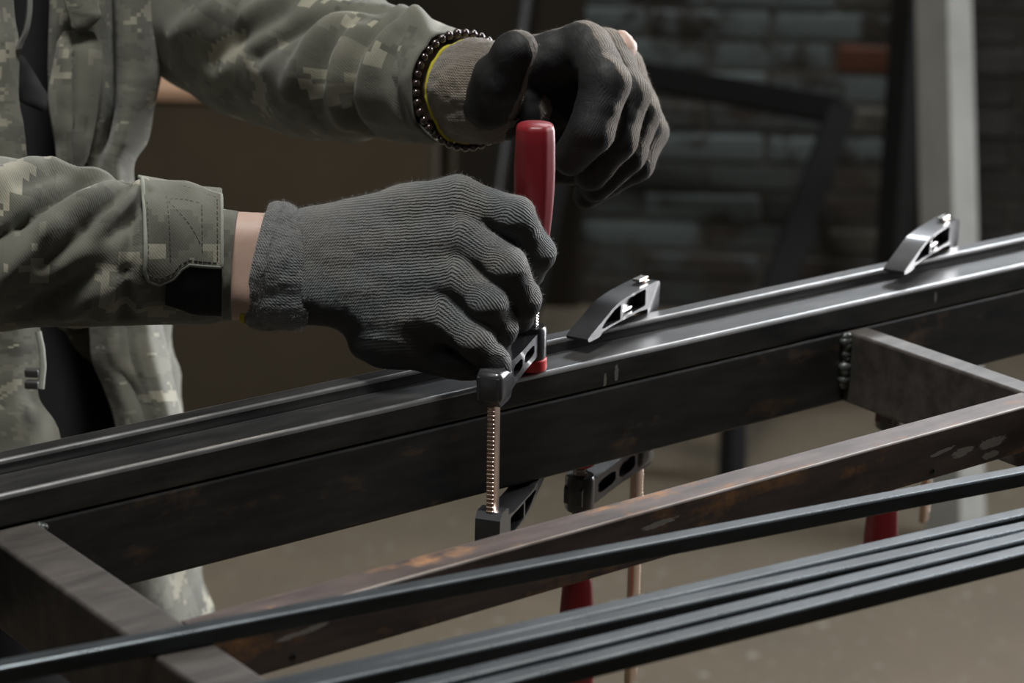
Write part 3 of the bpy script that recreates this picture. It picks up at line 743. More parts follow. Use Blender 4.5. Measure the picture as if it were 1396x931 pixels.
# ---- lofted sleeves and garment tubes
class Loft:
    """ctrl rows: (px, py, d, half height mm, half depth mm); front = towards the camera"""
    def __init__(s, ctrl, step=.0035, nseg=96, world=False):
        C = np.array([[*(at(*c[:3]) if not world else c[:3]), c[3]/1000, c[4]/1000] for c in ctrl])
        dense = catmull(C, 400); L = np.concatenate([[0], np.cumsum(np.linalg.norm(np.diff(dense[:, :3], axis=0), axis=1))])
        n = max(4, int(L[-1]/step)); t = np.linspace(0, L[-1], n)
        s.c = np.stack([np.interp(t, L, dense[:, k]) for k in range(5)], 1); s.s = t; s.n = n; s.m = nseg
        T_ = np.gradient(s.c[:, :3], axis=0); T_ /= np.linalg.norm(T_, axis=1, keepdims=True)
        up = U_ if not world else np.array([0.5, .3, 0.8])
        s.t = T_; s.front = np.empty_like(T_); s.up = np.empty_like(T_)
        for i in range(n):
            f = -W_ if not world else np.array([.1, -.99, 0]); f = f-T_[i]*(f @ T_[i])
            if np.linalg.norm(f) < .35: f = f+R_*.5
            f -= T_[i]*(f @ T_[i]); f /= np.linalg.norm(f); s.front[i] = f
            u = np.cross(f, T_[i]); s.up[i] = u if u @ U_ > 0 or world else -u
        s.th = np.linspace(-math.pi, math.pi, nseg, endpoint=False)
        X, Y, _ = px(s.c[:, :3].T.reshape(3, -1).T) if False else (None, None, None)
        pr = np.array([px(q) for q in s.c[:, :3]]); s.px = pr; s.pf = np.array([px(q) for q in s.c[:, :3]+s.front*s.c[:, 4:5]])
    def uv_of(s, x, y):
        """approximate (s, theta) under a picture point, used once to place folds"""
        i = int(np.argmin(np.abs(s.pf[:, 0]-x))); r = s.c[i, 3]*F_PX/s.px[i, 2]
        return s.s[i], math.asin(max(-1, min(1, (s.px[i, 1]-y)/r)))
    def points(s, disp=None, grow=0.0):
        th = s.th[None, :]; a = s.c[:, 3:4]; b = s.c[:, 4:5]
        ss = np.repeat(s.s[:, None], s.m, 1); tt = np.repeat(th, s.n, 0)
        d = (disp(ss, tt, (a+b)/2) if disp is not None else 0)+grow
        base = s.c[:, None, :3]
        P0 = base+s.front[:, None]*(b*np.cos(th))[..., None]+s.up[:, None]*(a*np.sin(th))[..., None]
        nrm = s.front[:, None]*(np.cos(th)*a)[..., None]+s.up[:, None]*(np.sin(th)*b)[..., None]
        nrm /= np.linalg.norm(nrm, axis=-1, keepdims=True)
        return P0+nrm*np.asarray(d)[..., None] if np.ndim(d) else P0+nrm*d, nrm, ss, tt
    def at(s, ss, tt, off, disp=None):
        """surface point at (s, theta) arrays"""
        i = np.clip(np.interp(ss, s.s, np.arange(s.n)), 0, s.n-1.001); k = i.astype(int); f = (i-k)[..., None]
        L = lambda A: A[k]*(1-f)+A[k+1]*f
        c = L(s.c); fr = L(s.front); up = L(s.up); a = c[..., 3]; b = c[..., 4]
        d = off+(disp(ss, tt, (a+b)/2) if disp is not None else 0)
        nrm = fr*(np.cos(tt)*a)[..., None]+up*(np.sin(tt)*b)[..., None]; nrm /= np.linalg.norm(nrm, axis=-1, keepdims=True)
        return c[..., :3]+fr*(b*np.cos(tt))[..., None]+up*(a*np.sin(tt))[..., None]+nrm*d[..., None]
    def build(s, name, mat, parent, disp=None, rim0=None, rim1=None, grow=0.0):
        P, nrm, ss, tt = s.points(disp, grow)
        UV = np.stack([ss, tt*((s.c[:, 3:4]+s.c[:, 4:5])/2)], -1); rows = [P]; uv = [UV]
        if rim1 is not None:      # turn the open end inwards
            for k, (dr, ds) in enumerate(((-.0006, .0008), (-.002, .0008), (-.0032, -.001), (-.004, -rim1))):
                rows.append((P[-1]+nrm[-1]*dr+s.t[-1]*ds)[None]); uv.append(UV[-1:]+[[[.001*(k+1), 0]]])
        if rim0 is not None:
            pre = []; pu = []
            for k, (dr, ds) in enumerate(((-.004, rim0), (-.0032, .001), (-.002, -.0008), (-.0006, -.0008))):
                pre.append((P[0]+nrm[0]*dr+s.t[0]*ds)[None]); pu.append(UV[:1]-[[[.001*(4-k), 0]]])
            rows = pre+rows; uv = pu+uv
        G = np.concatenate(rows); UVg = np.concatenate(uv)
        G = np.concatenate([G, G[:, :1]], 1); last = UVg[:, :1].copy(); last[..., 1] += 2*math.pi*np.interp(np.linspace(0, 1, len(G)), np.linspace(0, 1, s.n), (s.c[:, 3]+s.c[:, 4])/2)[:, None]
        UVg = np.concatenate([UVg, last], 1)
        me = grid_mesh(name, G, UVg); bm = bmesh.new(); bm.from_mesh(me); bmesh.ops.remove_doubles(bm, verts=bm.verts, dist=1e-6); bmesh.ops.recalc_face_normals(bm, faces=bm.faces); bm.to_mesh(me); bm.free()
        return link(name, me, mat, parent)
def fold_disp(loft, folds, noise=.0016, nsc=28, seed=1):
    """folds: (x0,y0,x1,y1,width mm,amp mm) picture segments placed on the sleeve surface"""
    segs = []
    for x0, y0, x1, y1, w, a in folds:
        s0, t0 = loft.uv_of(x0, y0); s1, t1 = loft.uv_of(x1, y1); segs.append((s0, t0, s1, t1, w/1000, a/1000))
    def f(ss, tt, r):
        d = np.zeros(np.broadcast(ss, tt).shape)
        for s0, t0, s1, t1, w, a in segs:
            X = ss-s0; Y = (tt-t0)*r; bx = s1-s0; by = (t1-t0)*r; k = np.clip((X*bx+Y*by)/(bx*bx+by*by+1e-9), 0, 1)
            q = (X-k*bx)**2+(Y-k*by)**2; d = d+a*np.exp(-q/(w*w))*(.35+.65*np.sin(np.pi*np.clip(.15+.7*k, 0, 1)))
        Pn = np.stack([ss*1.0, np.cos(tt)*.05, np.sin(tt)*.05], -1)
        return d+noise*vnoise(Pn, nsc, seed)+noise*.6*vnoise(Pn, nsc*2.7, seed+3)
    return f

CAMO = [(.048, .048, .034), (.105, .104, .078), (.175, .17, .13), (.34, .325, .245)]     # one cloth, cut from different places of the roll
M_camo = camo('camouflage_cloth', CAMO, cell=.0036, scale=19, thr=(.42, .56, .585))
M_camo_j = camo('camouflage_cloth_front', CAMO, seed=.31, cell=.0036, scale=19, thr=(.42, .56, .585))
M_camo_far = camo('camouflage_cloth_sleeve', CAMO, seed=.77, cell=.0036, scale=19, thr=(.42, .56, .585))
M_shirt = simple('black_shirt', (.008, .008, .009), .95, 0, .2, 60, .2)
M_velcro = simple('black_velcro', (.010, .010, .011), .95, 0, .3, 600, .5, .0006)
M_skin, nt, p = newmat('skin'); N = NT(nt); c = N.coord()
N.link(N.mix(N.noise(c, 45, 5), (.40, .265, .21), (.53, .375, .305)), p.inputs['Base Color']); setp(p, Roughness=.5)
p.inputs['Subsurface Weight'].default_value = .12; p.inputs['Subsurface Radius'].default_value = (.012, .005, .003)
N.link(N.bump(N.noise(c, 260, 4), .2, .0006), p.inputs['Normal'])
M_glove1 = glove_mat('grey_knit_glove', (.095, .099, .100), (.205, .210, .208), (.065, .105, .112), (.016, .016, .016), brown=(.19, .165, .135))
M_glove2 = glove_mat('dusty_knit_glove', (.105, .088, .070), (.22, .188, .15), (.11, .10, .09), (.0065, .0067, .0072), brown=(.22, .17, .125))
M_yellow = simple('yellow_thread', (.42, .36, .03), .9, 0, .3, 400, .5)
M_thread = simple('seam_thread', (.26, .27, .23), .9, 0, .2, 400, .3)

# ---- the body: one continuous mesh under the clothes
def bone_mesh(bm, a, b, ra, rb, n=14):
    a = Vector(a); b = Vector(b); t = (b-a); L = t.length; t.normalize(); s = t.orthogonal().normalized(); u = t.cross(s); rings = []
    prof = [(-ra*math.cos(q), ra*math.sin(q)) for q in (0.0, .45, .9, 1.25)]+[(0, ra), (L, rb)]+[(L+rb*math.cos(q), rb*math.sin(q)) for q in (1.25, .9, .45, 0.0)]
    for z, r in prof:
        if r < 1e-9: rings.append([bm.verts.new(a+t*z)])
        else: rings.append([bm.verts.new(a+t*z+s*r*math.cos(2*math.pi*k/n)+u*r*math.sin(2*math.pi*k/n)) for k in range(n)])
    for A, B in zip(rings, rings[1:]):
        for k in range(n):
            j = (k+1) % n
            if len(A) == 1: bm.faces.new((A[0], B[j], B[k]))
            elif len(B) == 1: bm.faces.new((A[k], A[j], B[0]))
            else: bm.faces.new((A[k], A[j], B[j], B[k]))
hip_l, hip_r = at(60, 560, 1.80), at(-230, 600, 1.70)
pelvis = (hip_l+hip_r)/2+np.array([0, 0, .05])
chest = at(-170, -60, 1.74); neck = chest+np.array([0, -.0, .24]); 
Fdir = (R_-W_); Fdir[2] = 0; Fdir /= np.linalg.norm(Fdir); Ldir = np.array([-Fdir[1], Fdir[0], 0])
sh_l = neck+Ldir*.175-np.array([0, 0, .075]); sh_r = neck-Ldir*.175-np.array([0, 0, .075])
el_l = at(326, 40, 1.660); wr_l = at(640, 124, 1.507)
el_r = at(-230, 315, 1.335); wr_r = at(392, 365, 1.401)
floor_pt = lambda q, dz=0.0: np.array([q[0], q[1], FLOOR+dz])
kn_l = hip_l+Fdir*.10+np.array([0, 0, -.43]); an_l = floor_pt(kn_l-Fdir*.05, .09)
kn_r = hip_r+Fdir*.06+np.array([0, 0, -.43]); an_r = floor_pt(kn_r-Fdir*.08, .09)
bm = bmesh.new()
B = lambda a, b, ra, rb: bone_mesh(bm, a, b, ra, rb)
for k in (-.8, -.3, .3, .8):
    B(pelvis+Ldir*.085*k, chest+Ldir*.10*k, .078, .078); B(chest+Ldir*.10*k, neck-np.array([0, 0, .085])+Ldir*.12*k, .078, .055)
B(sh_l, neck-np.array([0, 0, .03]), .05, .05); B(sh_r, neck-np.array([0, 0, .03]), .05, .05)
B(pelvis, hip_l, .082, .080); B(pelvis, hip_r, .082, .080)
B(sh_l, el_l, .046, .030); B(el_l, wr_l, .030, .024); B(sh_r, el_r, .05, .038); B(el_r, at(250, 357, 1.39), .038, .033)
for dy in (-26, -8, 10, 28): B(at(250, 358+dy*.6, 1.392), at(392, 364+dy*1.5, 1.401), .026, .0150)
B(hip_l, kn_l, .082, .055); B(kn_l, an_l, .052, .036); B(hip_r, kn_r, .082, .055); B(kn_r, an_r, .052, .036)
for an in (an_l, an_r): B(an+np.array([0, 0, -.04]), an+Fdir*.15+np.array([0, 0, -.055]), .036, .03)
# neck and head
hc = neck+Fdir*.05+np.array([0, 0, .16])
B(neck-np.array([0, 0, .06]), hc-np.array([0, 0, .03]), .058, .055); B(hc-Fdir*.02+np.array([0, 0, .03]), hc+Fdir*.015+np.array([0, 0, .025]), .082, .075)
B(hc+Fdir*.02-np.array([0, 0, .02]), hc+Fdir*.045-np.array([0, 0, .075]), .062, .030)
B(hc+Fdir*.088+np.array([0, 0, .015]), hc+Fdir*.105-np.array([0, 0, .022]), .008, .012)
B(hc+Fdir*.082-np.array([0, 0, .052])+Ldir*.014, hc+Fdir*.082-np.array([0, 0, .052])-Ldir*.014, .008, .008)
for sg in (-1, 1):
    B(hc+Ldir*sg*.080-np.array([0, 0, .02]), hc+Ldir*sg*.084-Fdir*.008+np.array([0, 0, .025]), .009, .012)
    B(hc+Ldir*sg*.020+Fdir*.083+np.array([0, 0, .034]), hc+Ldir*sg*.044+Fdir*.072+np.array([0, 0, .034]), .007, .006)
    B(hc+Ldir*sg*.030+Fdir*.076+np.array([0, 0, .018]), hc+Ldir*sg*.034+Fdir*.074+np.array([0, 0, .018]), .009, .009)
for hnd, wr in ((hand1, wr_r), (hand2, wr_l)):
    for f in hnd.f:
        for (a, ra), (b, rb) in zip(f, f[1:]): B(a, b, max(ra-.0030, .004), max(rb-.0030, .0035))
    for (a, ra), (b, rb) in hnd.p: B(a, b, ra-.0035, rb-.0035)
B(wr_l, hand2.p[1][0][0], .026, .014); B(wr_l, hand2.p[2][0][0], .026, .014)
# bare knuckle that shows through the worn far glove
B(at(846, 55, 1.499), at(856, 66, 1.496), .0075, .0070); B(at(846, 58, 1.503), at(840, 80, 1.505), .008, .010)
me = bm_mesh(bm, 'person', 3.0)
person = link('person', me, M_skin)
md = person.modifiers.new('remesh', 'REMESH'); md.mode = 'VOXEL'; md.voxel_size = .0034; md.use_smooth_shade = True
sm = person.modifiers.new('smooth', 'SMOOTH'); sm.factor = .5; sm.iterations = 4
dg = bpy.context.evaluated_depsgraph_get(); me2 = bpy.data.meshes.new_from_object(person.evaluated_get(dg)); person.modifiers.clear(); person.data = me2
autosmooth(me2, 3.0)
tag(person, 'person in an open camouflage jacket and grey work gloves, tightening the red-handled clamp', 'person')

# ---- gloves
g1 = hand1.build('glove', M_glove1, person); g1['label'] = 'grey ribbed knit glove nearest the camera'
g2 = hand2.build('glove', M_glove2, person); g2['label'] = 'dusty dark glove behind the red handle'
def fuzz(o, mat, count, seed, lmin=.0007, lmax=.0022):
    """loose wool fibres standing off the knit, one joined mesh"""
    me = o.data; rg = np.random.default_rng(seed); n = len(me.vertices)
    V = np.zeros(n*3); me.vertices.foreach_get('co', V); V = V.reshape(-1, 3)
    Nn = np.zeros(n*3); me.vertex_normals.foreach_get('vector', Nn); Nn = Nn.reshape(-1, 3)
    if 'coat' in me.attributes:
        c = np.zeros(n, np.float32); me.attributes['coat'].data.foreach_get('value', c); ok = np.where(c < .45)[0]
    else: ok = np.arange(n)
    i = rg.choice(ok, count); b = V[i]+rg.normal(0, .0005, (count, 3)); d = Nn[i]+rg.normal(0, .75, (count, 3)); d /= np.linalg.norm(d, axis=1, keepdims=True)
    d = np.where((np.sum(d*Nn[i], 1) < .05)[:, None], d+Nn[i], d)
    L = rg.uniform(lmin, lmax, count)[:, None]; w = rg.normal(0, 1, (count, 3)); w = np.cross(d, w); w /= np.linalg.norm(w, axis=1, keepdims=True); w *= .000055
    bend = rg.normal(0, .45, (count, 3)); m = b+d*L*.55; t = b+(d+bend)*L
    P = np.stack([b-w, b+w, m-w*.8, m+w*.8, t], 1).reshape(-1, 3); k = np.arange(count)[:, None]*5
    F4 = k+np.array([0, 1, 3, 2]); F3 = k+np.array([2, 3, 4])
    me2 = bpy.data.meshes.new('fuzz'); me2.from_pydata(P.tolist(), [], F4.tolist()+F3.tolist()); me2.update()
    f = link('fuzz', me2, mat, o); return tag(f, kind='stuff')
M_fuzz = simple('wool_fibre', (.26, .26, .255), .9, 0, .2, 200, 0)
M_fuzz2 = simple('dusty_wool_fibre', (.24, .21, .18), .9, 0, .2, 200, 0)
fuzz(g1, M_fuzz, 16000, 1); fuzz(g2, M_fuzz2, 9000, 2, .0006, .0018)
def cuff(name, ctrl, mat, parent, bulge=.0012, folds=26):
    lf = Loft(ctrl, .0012, 128); P, nr, ss, tt = lf.points(lambda s_, t_, r: .0008*np.abs(np.sin(t_*34))+.0022*vnoise(np.stack([s_*1.0, np.cos(t_)*.03, np.sin(t_)*.03], -1), 80, 9)+.0009*vnoise(np.stack([s_*1.0, np.cos(t_)*.03, np.sin(t_)*.03], -1), 300, 4))
    rim = [P[0]+nr[0]*(-.003)+lf.t[0]*.012, P[0]+nr[0]*(-.0026)-lf.t[0]*.0004, P[0]+nr[0]*(-.0008)-lf.t[0]*.0012]
    G = np.concatenate([np.stack(rim), P]); G = np.concatenate([G, G[:, :1]], 1)
    me = grid_mesh(name, G); n = len(me.vertices); V = np.zeros(n*3); me.vertices.foreach_get('co', V)
    r = np.tile(np.concatenate([lf.th, [math.pi]])*.033, len(G)); l = np.repeat(np.concatenate([[-.003, -.002, -.001], lf.s]), lf.m+1)
    for k, arr in (('rib', r), ('len', l), ('coat', np.zeros(n))):
        a = me.attributes.new(k, 'FLOAT', 'POINT'); a.data.foreach_set('value', np.asarray(arr, np.float32))
    return link(name, me, mat, parent), lf, P
c1, lf1, P1c = cuff('knit_cuff', [(353, 359, 1.4015, 35.5, 26), (360, 360.5, 1.4015, 37.2, 28), (374, 363.4, 1.4015, 37.6, 28.5), (390, 366.6, 1.4005, 36.4, 27), (402, 368.4, 1.4, 34.6, 25), (416, 369, 1.4, 32.0, 20), (436, 369, 1.4, 26.0, 12)], M_glove1, g1)
fuzz(c1, M_fuzz, 7000, 3)
hem1 = path_tube('cuff_hem', [tuple(q) for q in (P1c[0]-lf1.t[1]*.0016)[4:46:2]], .0017, M_yellow, g1, 6); hem1['label'] = 'yellow overlocked hem'
c2, lf2, P2c = cuff('knit_cuff', [(640, 126, 1.5095, 32, 32), (650, 125, 1.502, 32.5, 32), (664, 124, 1.494, 32.5, 30), (684, 122, 1.484, 29, 24), (702, 120, 1.476, 20, 14)], M_glove2, g2)
hem2 = path_tube('cuff_hem', [tuple(q) for q in P2c[0][::2]], .0014, M_yellow, g2, 6, True); hem2['label'] = 'yellow overlocked hem'

# ---- jacket sleeves
jacket = tag(empty('jacket', tuple(pelvis))); jacket.parent = person
sl1 = Loft([(-420, -260, 1.53, 76, 76), (-370, 20, 1.44, 70, 70), (-262, 270, 1.345, 60, 62), (-110, 332, 1.350, 53, 54), (0, 333, 1.362, 49, 50), (80, 338, 1.369, 45.5, 47), (150, 345, 1.375, 43.0, 45), (200, 347, 1.380, 41.2, 42), (260, 346, 1.386, 40.4, 40), (301, 346, 1.3885, 39.0, 38)], .0024, 120)
d1 = fold_disp(sl1, [
    (-80, 310, 70, 232, 8, 10.0), (-30, 356, 40, 304, 4.5, -8), (30, 306, 112, 248, 4, -12.0), (0, 380, 70, 316, 7, 7), (64, 316, 156, 260, 7, 9.5), (60, 362, 124, 314, 4.5, -6), (116, 312, 172, 266, 4, -8.0),
    (126, 316, 194, 260, 5, 8.5), (150, 326, 200, 274, 3.2, -7), (184, 292, 174, 372, 3.6, -8), (174, 372, 182, 434, 3.6, -6.5), (164, 330, 152, 434, 5.5, 6.5), (193, 290, 191, 424, 3.6, 4.0),
    (-40, 414, 90, 344, 14, 7), (40, 428, 140, 368, 8, -6), (100, 432, 150, 384, 8, 5), (66, 236, 150, 248, 4, 6), (150, 246, 178, 252, 3.5, -5), (20, 260, 60, 244, 4, -3)], .0020, 26, 4)
s1o = sl1.build('sleeve', M_camo, jacket, d1, rim1=.02)
s1o['label'] = 'grey-green sleeve of the near arm'
# inner cuff band
cf = Loft([(262, 356, 1.394, 33, 33), (290, 360, 1.3955, 33.2, 32.5), (312, 361.5, 1.3968, 32.8, 32), (320, 362, 1.397, 32.6, 31.5)], .002, 110)
dcf = fold_disp(cf, [], .0009, 40, 8)
cf.build('cuff_band', M_camo, jacket, dcf, rim1=.014)
# cuff tab with piped edge, and the black hook strip below it
def surf_patch(name, loft, disp, top, bot, off, mat, parent, nx=48, ny=40, thick=.0022, extra=None):
    xs = np.linspace(top[0][0], top[-1][0], nx); ty = np.interp(xs, *zip(*top)); by = np.interp(xs, *zip(*bot))
    SS = np.empty((nx, ny)); TT = np.empty((nx, ny))
    for i, x in enumerate(xs):
        for j in range(ny):
            SS[i, j], TT[i, j] = loft.uv_of(x, ty[i]+(by[i]-ty[i])*j/(ny-1))
    SS = np.interp(xs, [xs[0], xs[-1]], [SS[0].mean(), SS[-1].mean()])[:, None]+0*SS
    P = loft.at(SS, TT, off+(extra(SS, TT) if extra is not None else 0*SS), disp)
    UV = np.stack([SS, TT*.04], -1); me = grid_mesh(name, P, UV); o = link(name, me, mat, parent); thicken(o, thick, 0.0); return o, P
flat = lambda ss, tt, r: .45*d1(ss, tt, r)
tab_t = [(194, 250), (206, 253), (240, 260), (280, 268), (303, 277)]; tab_b = [(194, 371), (200, 382), (213, 387), (230, 380), (240, 369), (252, 363), (285, 364), (303, 365)]
tab, Pt = surf_patch('cuff_tab', sl1, flat, tab_t, tab_b, .0042, M_camo, jacket, extra=lambda S_, T_: .0011*vnoise(np.stack([S_, T_*.04, 0*S_], -1), 70, 6))
tab['label'] = 'buttoned-down cuff tab with piped edge'
loop = [Pt[i, 0] for i in range(0, 48)]+[Pt[-1, j] for j in range(1, 40)]+[Pt[i, -1] for i in range(46, -1, -1)]+[Pt[0, j] for j in range(38, 0, -1)]
M_pipe = camo('cuff_piping', [(.10, .105, .088), (.14, .145, .12), (.19, .195, .16), (.22, .22, .18)])
path_tube('piping', [tuple(q) for q in loop], .0013, M_thread, tab, 6, True)
bm = bmesh.new()          # rows of stitches on the tab, joined
def stitch_row(pts, every=.0026, ln=.0016, r=.00032):
    pts = [Vector(q) for q in pts]; acc = 0.0
    for a, b in zip(pts, pts[1:]):
        acc += (b-a).length
        if acc >= every:
            acc = 0; t = (b-a).normalized(); bone_mesh(bm, a, a+t*ln, r, r, 5)
inn = lambda P, o: [P[i, j] for i, j in o]
outv = -W_*.0013
stitch_row([Pt[i, 2]+outv for i in range(2, 46)]); stitch_row([Pt[2, j]+outv for j in range(2, 38)]); stitch_row([Pt[45, j]+outv for j in range(2, 38)]); stitch_row([Pt[i, 37]+outv for i in range(2, 46)])
stitch_row([Pt[14, j]+outv for j in range(4, 34)]); stitch_row([Pt[36, j]+outv for j in range(8, 34)]); stitch_row([Pt[i, 8]+outv for i in range(14, 37)]); stitch_row([Pt[14+k, 8+k]+outv for k in range(0, 22)])
M_dk = simple('dark_thread', (.035, .034, .03), .9, 0, .2, 200, .1)
st = link('stitching', bm_mesh(bm, 'stitching'), M_dk, tab, smooth=False); tag(st, kind='stuff')
vel, _ = surf_patch('hook_strip', sl1, flat, [(226, 376), (250, 368), (300, 368)], [(226, 414), (260, 424), (300, 426)], .0020, M_velcro, jacket, 30, 20, .0016)

sl2 = Loft([(110, -330, 1.80, 72, 72), (180, -130, 1.745, 68, 68), (262, -8, 1.69, 60, 60), (330, 46, 1.655, 55, 55), (400, 76, 1.622, 52, 52), (460, 90, 1.590, 49.5, 49), (520, 100, 1.562, 44, 44), (570, 110, 1.538, 41, 41), (600, 116, 1.524, 38.5, 39), (617, 118.5, 1.5165, 38.0, 38)], .003, 110)
d2 = fold_disp(sl2, [(330, 60, 420, -20, 8, 9), (350, 110, 462, 18, 5.5, -9.5), (400, 146, 442, 30, 8, 8), (472, 192, 492, 40, 4.5, -9), (500, 172, 520, 40, 7, 7), (455, 184, 467, 60, 6, 6), (430, 170, 452, 40, 4, -6), (545, 172, 525, 70, 4, -5), (560, 60, 480, 20, 7, 6), (300, 120, 360, 40, 8, -8), (260, 100, 330, 0, 10, 9), (300, 40, 390, -40, 5, -7), (560, 180, 575, 90, 5, 3), (530, 30, 590, 60, 4, -3)], .0026, 24, 14)
s2o = sl2.build('sleeve', M_camo_far, jacket, d2, rim1=.02); s2o['label'] = 'dark shaded sleeve of the far arm'

# bead bracelet on the far wrist
M_bead = simple('dark_polished_bead', (.030, .018, .016), .12, .3, .3, 90, 0, coat=1.0)
br_c = at(634, 123, 1.5105); br_t = lf2.t[0]; fr_ = lf2.front[0]; up_ = lf2.up[0]
bead_me = None; bracelet = None
for k in range(38):
    a = 2*math.pi*k/38; q = br_c+fr_*(0.0362*math.cos(a))+up_*(0.0362*math.sin(a))
    if bead_me is None:
        bm = bmesh.new(); bmesh.ops.create_uvsphere(bm, u_segments=16, v_segments=10, radius=.0029); bead_me = bm_mesh(bm, 'bead', 3.0); bead_me.materials.append(M_bead)
        bracelet = path_tube('bracelet', [tuple(br_c+fr_*(0.0362*math.cos(2*math.pi*j/40))+up_*(0.0362*math.sin(2*math.pi*j/40))) for j in range(40)], .0011, M_shirt, person, 6, True)
        bracelet['label'] = 'dark bead bracelet at the far cuff'
    o = bpy.data.objects.new('bead', bead_me); COL.objects.link(o); o.parent = bracelet; o.matrix_parent_inverse = wm(bracelet).inverted(); o.location = tuple(q)

# ---- jacket body: two open front panels built from rows of control points (x per column, depth per column)
def panel(name, rows, ys, depths, mat, parent, nu=90, nv=150, wr=.003, seed=2, thick=.0022):
    rows = np.array(rows, float); ys = np.array(ys, float); D = np.array(depths, float)
    if D.ndim == 1: D = np.repeat(D[None], len(ys), 0)
    A = np.stack([rows, np.repeat(ys[:, None], rows.shape[1], 1), D], -1)      # (nr,nc,3)
    up = np.stack([catmull(A[:, k], nv) for k in range(A.shape[1])], 1)        # (nv,nc,3)
    G = np.stack([catmull(up[i], nu) for i in range(nv)], 0)                   # (nv,nu,3)
    P = np.empty_like(G)
    for i in range(nv):
        for j in range(nu): P[i, j] = at(*G[i, j])
    n = vnoise(P*np.array([1, 1, .35]), 34, seed)*wr+vnoise(P*np.array([1, 1, .5]), 85, seed+1)*wr*.45
    P = P-W_*n[..., None]
    du = np.linalg.norm(np.diff(P, axis=1), axis=2).cumsum(1); du = np.concatenate([np.zeros((nv, 1)), du], 1); dvv = np.linspace(0, np.linalg.norm(P[-1, 0]-P[0, 0]), nv)[:, None]+0*du
    me = grid_mesh(name, P, np.stack([du, dvv], -1)); o = link(name, me, mat, parent); thicken(o, thick, 1.0); return o
yy = [-420, -200, -80, 0, 60, 105, 150, 190, 233, 330, 445, 491, 533, 583, 690]
L_ = [[110, 150, 170, 180, 190, 205, 232, 225, 150, 40], [80, 120, 145, 158, 168, 195, 224, 210, 130, 20], [75, 115, 143, 156, 168, 193, 218, 204, 120, 10], [71, 112, 141, 153, 164, 190, 214, 200, 110, 0],
      [69, 108, 140, 155, 166, 192, 216, 200, 108, 0], [68, 105, 140, 157, 167, 193, 215, 200, 105, 0], [70, 105, 138, 157, 165, 187, 206, 190, 100, 0], [76, 108, 130, 148, 158, 178, 198, 182, 95, 0],
      [85, 112, 122, 137, 148, 162, 178, 162, 85, -10], [105, 130, 143, 157, 170, 184, 196, 180, 100, 0], [124, 142, 155, 171, 186, 202, 217, 204, 120, 20], [128, 148, 160, 178, 195, 212, 227, 214, 130, 25],
      [146, 167, 182, 197, 209, 222, 236, 224, 140, 30], [161, 184, 198, 211, 222, 234, 246, 235, 150, 35], [178, 198, 212, 224, 236, 248, 260, 246, 160, 40]]
dL = np.array([1.628, 1.612, 1.618, 1.652, 1.618, 1.622, 1.655, 1.700, 1.78, 1.86])
DL = np.repeat(dL[None], len(yy), 0); DL[8:, 3] = 1.622; DL[9:, 1] = 1.618; DL[10:, 2] = [1.612, 1.614, 1.626, 1.624, 1.62]; DL[:2] += .02
pl = panel('left_front_panel', L_, yy, DL, M_camo_j, jacket, seed=21); pl['label'] = 'lit tan-grey front panel of the open jacket'
yr = [-420, -200, 0, 60, 130, 175, 233, 330, 445, 490, 540, 590, 690]
Rr = [[40, 5, -40, -120, -260, -420], [10, -20, -60, -150, -300, -470], [18, -10, -55, -150, -300, -470], [26, 0, -50, -150, -300, -470], [26, 0, -50, -150, -300, -470], [33, 5, -50, -150, -300, -470],
      [38, 10, -45, -150, -300, -460], [46, 14, -40, -140, -290, -450], [54, 22, -35, -140, -290, -450], [56, 22, -35, -140, -290, -450], [52, 22, -35, -140, -290, -450], [80, 45, -15, -130, -290, -450], [90, 55, -5, -130, -290, -450]]
pr_ = panel('right_front_panel', Rr, yr, [1.585, 1.570, 1.565, 1.555, 1.575, 1.66], M_camo_far, jacket, seed=31)
back = panel('jacket_back', [[20, -100, -260, -400, -440], [0, -130, -300, -460, -475], [-5, -140, -310, -470, -475], [0, -130, -300, -450, -455], [30, -100, -280, -450, -455]], [-420, -150, 100, 400, 690], [1.87, 1.91, 1.90, 1.79, 1.66], M_camo, jacket, nu=40, nv=50, seed=41)
# shirt
def shirt_pts(zc):
    return zc
sh = Loft([(*(pelvis-np.array([0, 0, .24])), 185, 145), (*(pelvis-np.array([0, 0, .08])), 178, 138), (*(pelvis*.6+chest*.4), 155, 118), (*chest, 165, 122), (*(neck-np.array([0, 0, .10])), 150, 95), (*(neck-np.array([0, 0, .01])), 75, 70)], .012, 60, world=True)
for i in range(sh.n): sh.front[i] = Fdir-sh.t[i]*(Fdir @ sh.t[i]); sh.front[i] /= np.linalg.norm(sh.front[i]); sh.up[i] = np.cross(sh.t[i], sh.front[i])
sh.build('shirt', M_shirt, person)
# chest pocket, flap, zip and strap on the front
def patch_px(name, top, rows, mat, parent, d, bulge=.004, nx=22, nv=40, thick=.0025, slit=None, seed=5):
    """rows: (y, x_left, x_right)"""
    rows = np.array(rows, float); r = catmull(rows, nv); P = np.empty((nv, nx, 3))
    for i in range(nv):
        for j in range(nx):
            t = j/(nx-1); x = r[i, 1]+(r[i, 2]-r[i, 1])*t; dd = d-bulge*math.sin(math.pi*t)*math.sin(math.pi*(i+.6)/(nv+.2))
            if slit is not None:
                dd += .010*math.exp(-((x-slit[0])/3.0)**2)*(1 if slit[1] < r[i, 0] < slit[2] else .15)
            P[i, j] = at(x, r[i, 0], dd)
    n = vnoise(P, 90, seed)*.0018; P = P-W_*n[..., None]
    UV = np.stack([np.repeat(np.linspace(0, .04, nx)[None], nv, 0), np.repeat(np.linspace(0, .1, nv)[:, None], nx, 1)], -1)
    o = link(name, grid_mesh(name, P, UV), mat, parent); thicken(o, thick, 1.0); return o
